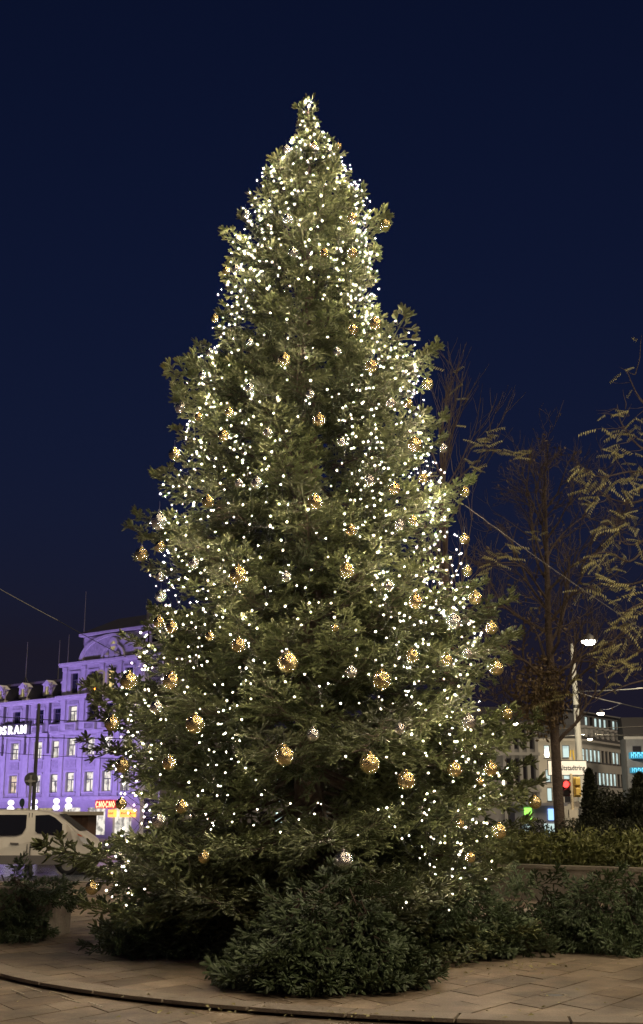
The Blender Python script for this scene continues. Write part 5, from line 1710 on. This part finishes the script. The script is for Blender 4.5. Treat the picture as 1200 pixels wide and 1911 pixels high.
for px, py in ((1040, 1290), (1050, 1297), (1035, 1300), (1020, 1310), (990, 1310), (1080, 1262), (1095, 1265), (1140, 1278), (985, 1130), (990, 995), (1000, 1000)):
    for k in range(3):
        p = at(px + RNG.uniform(-8, 8), py + RNG.uniform(-6, 6), 28.6 + RNG.uniform(-.4, .4))
        put_leaf(bare, BT, p, RNG.uniform(0, 6.28), R(RNG.uniform(-30, 25)), RNG.uniform(.8, 1.3), RNG.uniform(-.5, .5))

# -- slender bare tree just behind the fir's right flank
S0 = at(842, 1535, 25); S0.z = 0
sl = thing('slender_tree', 'slender bare tree rising behind the right flank of the fir', 'tree', S0)
tk = MB(); tk.tube([(0, 0, -.05), (0, 0, 3), (.02, 0, 6), (.0, 0, 8.2), (-.05, 0, 9.9)], [.10, .085, .06, .04, .012], 8); tk.build('trunk', M_BARK, sl, smooth=True)
rg = random.Random(21)
for k in range(20):
    z = 4.2 + 5.2 * k / 20
    az = k * 2.4
    el = R(rg.uniform(52, 74))
    lm = MB(); grow(lm, Vector((.0, 0, z)), Vector((math.cos(az) * math.cos(el) + .12, math.sin(az) * math.cos(el), math.sin(el))), rg.uniform(1.3, 2.3), .02, 2, rg, .5, .10, (3, 5), (14, 34), None, 4)
    lm.build('limb', M_BARK, sl)
for px, py, n in ((893, 826, 5), (915, 832, 4), (935, 842, 5), (955, 850, 4), (905, 812, 4), (925, 1045, 6), (945, 1035, 5), (950, 1015, 3), (915, 1062, 3), (880, 870, 4), (860, 712, 1), (838, 690, 2), (853, 740, 1), (866, 800, 1), (990, 838, 2), (878, 880, 4), (815, 880, 2)):
    for k in range(n):
        p = at(px + RNG.uniform(-9, 9), py + RNG.uniform(-7, 7), 24.6 + RNG.uniform(-.4, .4))
        put_leaf(sl, S0, p, RNG.choice((0, math.pi)) + RNG.uniform(-.9, .9), R(RNG.uniform(-15, 35)), RNG.uniform(.75, 1.1), RNG.uniform(-.4, .4))
br = MB(); br.tube([at(842, 905, 25) - S0, at(880, 870, 24.8) - S0, at(915, 838, 24.6) - S0, at(960, 846, 24.5) - S0], [.022, .016, .01, .004], 5)
br.build('limb', M_BARK, sl)
br = MB(); br.tube([at(842, 1120, 25) - S0, at(890, 1075, 24.8) - S0, at(950, 1010, 24.6) - S0], [.02, .014, .004], 5)
br.build('limb', M_BARK, sl)

# -- tree with yellowish leaflets reaching in from the right
Y0 = at(1310, 1535, 22); Y0.z = 0
yt = thing('yellow_leaved_tree', 'tree with pale yellow-green leaflets reaching in from the right edge', 'tree', Y0)
tk = MB(); tk.tube([(0, 0, -.05), (.02, 0, 2), (.0, 0, 4.5), (-.1, 0, 7), (-.2, 0, 9.2)], [.2, .17, .13, .08, .02], 10); tk.build('trunk', M_BARK, yt, smooth=True)
BR = [[(1300, 960), (1245, 870), (1190, 830), (1160, 790), (1152, 755)], [(1300, 1010), (1240, 905), (1185, 880), (1120, 890), (1072, 870)], [(1300, 1010), (1225, 935), (1180, 938), (1140, 930), (1100, 900)],
      [(1300, 1090), (1230, 1000), (1190, 1015), (1160, 1010), (1150, 965)], [(1300, 1120), (1220, 1025), (1175, 1048), (1130, 1030), (1085, 1045)], [(1300, 1180), (1230, 1085), (1180, 1090), (1120, 1090), (1070, 1105)],
      [(1300, 1220), (1240, 1120), (1190, 1130), (1160, 1150), (1130, 1195)], [(1300, 1260), (1240, 1200), (1195, 1215), (1160, 1240), (1110, 1262)], [(1300, 900), (1250, 800), (1195, 745), (1168, 688)], [(1300, 1300), (1240, 1270), (1180, 1275), (1110, 1305)]]
for k, pl in enumerate(BR):
    q = MB(); P = [at(x, y, 22 - .4 * math.sin(k * 2.1) * i / 4) - Y0 for i, (x, y) in enumerate(pl)]
    P2 = []
    for i in range(len(P) - 1):
        for j in range(4):
            f = j / 4
            a0, a1, a2, a3 = P[max(0, i - 1)], P[i], P[i + 1], P[min(len(P) - 1, i + 2)]
            P2.append(.5 * (2 * a1 + (a2 - a0) * f + (2 * a0 - 5 * a1 + 4 * a2 - a3) * f * f + (3 * a1 - a0 - 3 * a2 + a3) * f ** 3))
    P2.append(P[-1])
    q.tube(P2, [.028 * (1 - i / len(P2)) + .004 for i in range(len(P2))], 5)
    rg = random.Random(k)
    for j in range(6):
        i = rg.randrange(len(P2) // 2, len(P2) - 1)
        d = Vector((rg.uniform(-1, .3), rg.uniform(-.5, .5), rg.uniform(-.4, .8))).normalized()
        q.tube([P2[i], P2[i] + d * .2, P2[i] + d * .42 + Vector((0, 0, .05))], [.006, .004, .002], 3)
    q.build('limb', M_BARK, yt)
CL = [(1152, 812, 4), (1165, 800, 5), (1150, 830, 4), (1172, 770, 3), (1190, 775, 3), (1185, 812, 4), (1195, 800, 3), (1178, 842, 5), (1160, 852, 4), (1145, 848, 2), (1120, 800, 2), (1132, 772, 1), (1110, 878, 5), (1095, 876, 4), (1085, 872, 3), (1130, 893, 4), (1140, 905, 5), (1115, 900, 5), (1100, 908, 4), (1120, 925, 5), (1112, 940, 3), (1150, 900, 4), (1160, 912, 4), (1185, 885, 4), (1192, 868, 3), (1175, 896, 3),
      (1160, 962, 4), (1140, 965, 4), (1128, 978, 3), (1150, 985, 4), (1172, 975, 4), (1185, 985, 3), (1145, 1008, 2), (1115, 1040, 5), (1100, 1045, 4), (1130, 1030, 5), (1145, 1045, 5), (1120, 1055, 4), (1140, 1065, 4), (1158, 1030, 4), (1085, 1048, 2), (1098, 1092, 4), (1080, 1102, 3), (1115, 1098, 4), (1128, 1082, 4), (1145, 1085, 3), (1155, 1100, 4), (1165, 1115, 4), (1175, 1095, 3), (1150, 1130, 4), (1160, 1145, 4), (1175, 1140, 4), (1155, 1165, 5), (1170, 1170, 4), (1182, 1160, 5), (1195, 1175, 4), (1192, 1145, 3),
      (1130, 1195, 4), (1145, 1205, 4), (1160, 1200, 4), (1140, 1222, 4), (1125, 1215, 3), (1165, 1232, 5), (1180, 1245, 5), (1195, 1215, 3), (1195, 1240, 4), (1158, 1250, 4), (1170, 1185, 4), (1190, 1095, 4), (1166, 690, 2), (1164, 738, 1), (1196, 635, 1), (1190, 1010, 2), (1205, 900, 4), (1210, 1050, 4), (1210, 1130, 4), (1215, 830, 4)]
BPTS = []
for pl in BR:
    for i in range(2, len(pl) - 1):
        for j in range(8):
            f = j / 8
            BPTS.append((pl[i][0] + (pl[i + 1][0] - pl[i][0]) * f, pl[i][1] + (pl[i + 1][1] - pl[i][1]) * f))
for px, py, n in CL:
    bx_, by_ = min(BPTS, key=lambda q: (q[0] - px) ** 2 + (q[1] - py) ** 2)
    tw = MB(); a_, b_ = at(bx_ + 14, by_ + 4, 21.85) - Y0, at(px, py, 21.8) - Y0
    tw.tube([a_, (a_ + b_) / 2 + Vector((.03, 0, -.03)), b_, b_ + (b_ - a_).normalized() * .12], [.009, .007, .005, .002], 4)
    tw.build('twig', M_BARK, yt)
    base = RNG.uniform(-.6, .6)
    for k in range(n - (n > 3) - (n > 4)):
        p = at(px + RNG.uniform(-7, 8), py + RNG.uniform(-6, 6), 21.8 + RNG.uniform(-.35, .35))
        put_leaf(yt, Y0, p, math.pi + base + RNG.uniform(-1.0, 1.0) + (math.pi if RNG.random() < .25 else 0), R(RNG.uniform(-50, 38)), RNG.uniform(.7, 1.1), RNG.uniform(-.5, .5))


# ================================================================== PLANTER WALL, HEDGES AND BUSHES
A, B = Vector((3.4, 29.0, 0)), Vector((8.6, 23.2, 0))
dv = (B - A); wl = dv.length; wrz = math.atan2(dv.y, dv.x)
pw = thing('planter_wall', 'low pale stone planter wall behind the right fir pile', 'wall', A, wrz)
n = 6
for k in range(n):
    q = MB(); q.box(wl * k / n + .006, wl * (k + 1) / n - .006, 0, .28, -.01, .66); q.build('stone', M_WALLSTONE, pw, bevel=.008)
    q = MB(); q.box(wl * k / n + .004, wl * (k + 1) / n - .004, -.05, .33, .663, .75); q.build('coping', M_WALLSTONE, pw, bevel=.012)
q = MB(); q.box(0, wl, .29, 5.5, -.005, .60); q.build('soil', mat('soil', (.03, .023, .016), 1.0), pw)
Mw = Matrix.Translation(A) @ Matrix.Rotation(wrz, 4, 'Z')

def hedge(name, label, cat, m, sp, size, seed, n, long=2.2, droop=.3, group=None):
    """sp: list of (centre, radii) lobes; leaves through the outer layer, twigs inside"""
    rng = np.random.default_rng(seed)
    pts = []
    for c, r in sp:
        k = int(n * (r[0] * r[2] + r[1] * r[2]) / sum((q[1][0] * q[1][2] + q[1][1] * q[1][2]) for q in sp))
        d = rng.normal(size=(k, 3)); d /= np.linalg.norm(d, axis=1)[:, None]
        bump = 1 + .10 * np.sin(d[:, 0] * 7 + seed) * np.cos(d[:, 2] * 6 + seed * 2) + .05 * np.sin(d[:, 1] * 15)
        q = (rng.random(k) ** .35)
        p = np.array(c) + d * np.array(r) * (q * bump)[:, None]
        pts.append(p[p[:, 2] > .62])
    pts = np.concatenate(pts)
    c0 = sp[0][0]
    org = Vector((c0[0], c0[1], .55))
    tr, ti = leaf_cloud(pts - np.array(org), size, rng, long, droop)
    t = thing(name, label, cat, org, 0, group)
    link('foliage', tri_mesh('foliage', tr, m, ti), t)
    st = MB(); rg2 = random.Random(seed)
    for c, r in sp:
        for k in range(5):
            a = rg2.uniform(0, 6.28)
            p0 = Vector((c[0], c[1], .56)) - org
            st.tube([p0, p0 + Vector((math.cos(a) * r[0] * .3, math.sin(a) * r[1] * .3, (c[2] - .55) * .6)), Vector(c) - org + Vector((math.cos(a) * r[0] * .6, math.sin(a) * r[1] * .6, r[2] * .4))], [.03, .02, .008], 5)
    st.build('stems', M_BARK, t)
    return t
lob = []
for f, y, h, r in ((.12, .7, .97, .5), (.28, .65, .97, .5), (.44, .7, 1.0, .5), (.59, .95, 1.05, .55), (.04, .75, .95, .5), (.2, .65, .95, .5), (.36, .65, 1.0, .5), (.52, .75, 1.02, .55), (.66, 1.2, 1.10, .75), (.8, 1.2, 1.18, .85), (.95, 1.2, 1.18, .85), (.72, 1.9, 1.32, .75)):
    p = Mw @ Vector((wl * f, y, 0))
    lob.append(((p.x, p.y, h + .02), (r, r, .50)))
hedge('laurel_hedge', 'olive green broad-leaved hedge growing over the stone planter wall', 'hedge', M_LAUREL, lob, .15, 31, 19000, 3.2, .5)
lob = []
for f, y, h, r in ((-.05, 1.2, 1.15, .6), (.12, 1.0, 1.18, .55), (.28, .95, 1.18, .5), (.42, 1.05, 1.2, .5)):
    p = Mw @ Vector((wl * f, y, 0))
    lob.append(((p.x, p.y, h), (r, r * .8, .55)))
hedge('dark_hedge', 'dark low hedge at the foot of the bare trunk', 'hedge', M_DARKBUSH, lob, .075, 33, 14000)
p = at(1143, 1530, 31)
hedge('round_bush', 'large round dark bush below the beige block', 'bush', M_DARKBUSH, [((p.x, 31, 1.5), (.72, .6, .95)), ((p.x + .55, 30.8, 1.4), (.55, .5, .8)), ((p.x - .45, 30.8, 1.3), (.5, .4, .75))], .085, 35, 17000)
def thuja(px, Y, top, r, label, seed):
    rng = np.random.default_rng(seed)
    c = at(px, 1535, Y)
    k = 7000
    z = rng.random(k) ** .8
    H_ = top - .55
    rr = r * (1 - z) ** .6 * (1 + .22 * np.sin(z * 40 + rng.random(k) * 2)) * np.sqrt(rng.random(k) * .6 + .4)
    a = rng.random(k) * 6.283
    pts = np.stack([rr * np.cos(a), rr * np.sin(a), z * H_], 1)
    t = thing('thuja', label, 'conifer', (c.x, Y, .55))
    tr, ti = leaf_cloud(pts, .09, rng, 2.4, -.9)
    link('foliage', tri_mesh('foliage', tr, M_DARKBUSH, ti), t)
    q = MB(); q.tube([(0, 0, -.05), (0, 0, H_ * .9)], [.05, .01], 6); q.build('trunk', M_BARK, t)
thuja(1104, 30.6, 2.85, .36, 'narrow dark conifer between the traffic light and the round bush', 41)
thuja(1199, 30.2, 2.75, .62, 'broad dark conifer at the right edge behind the hedge', 42)
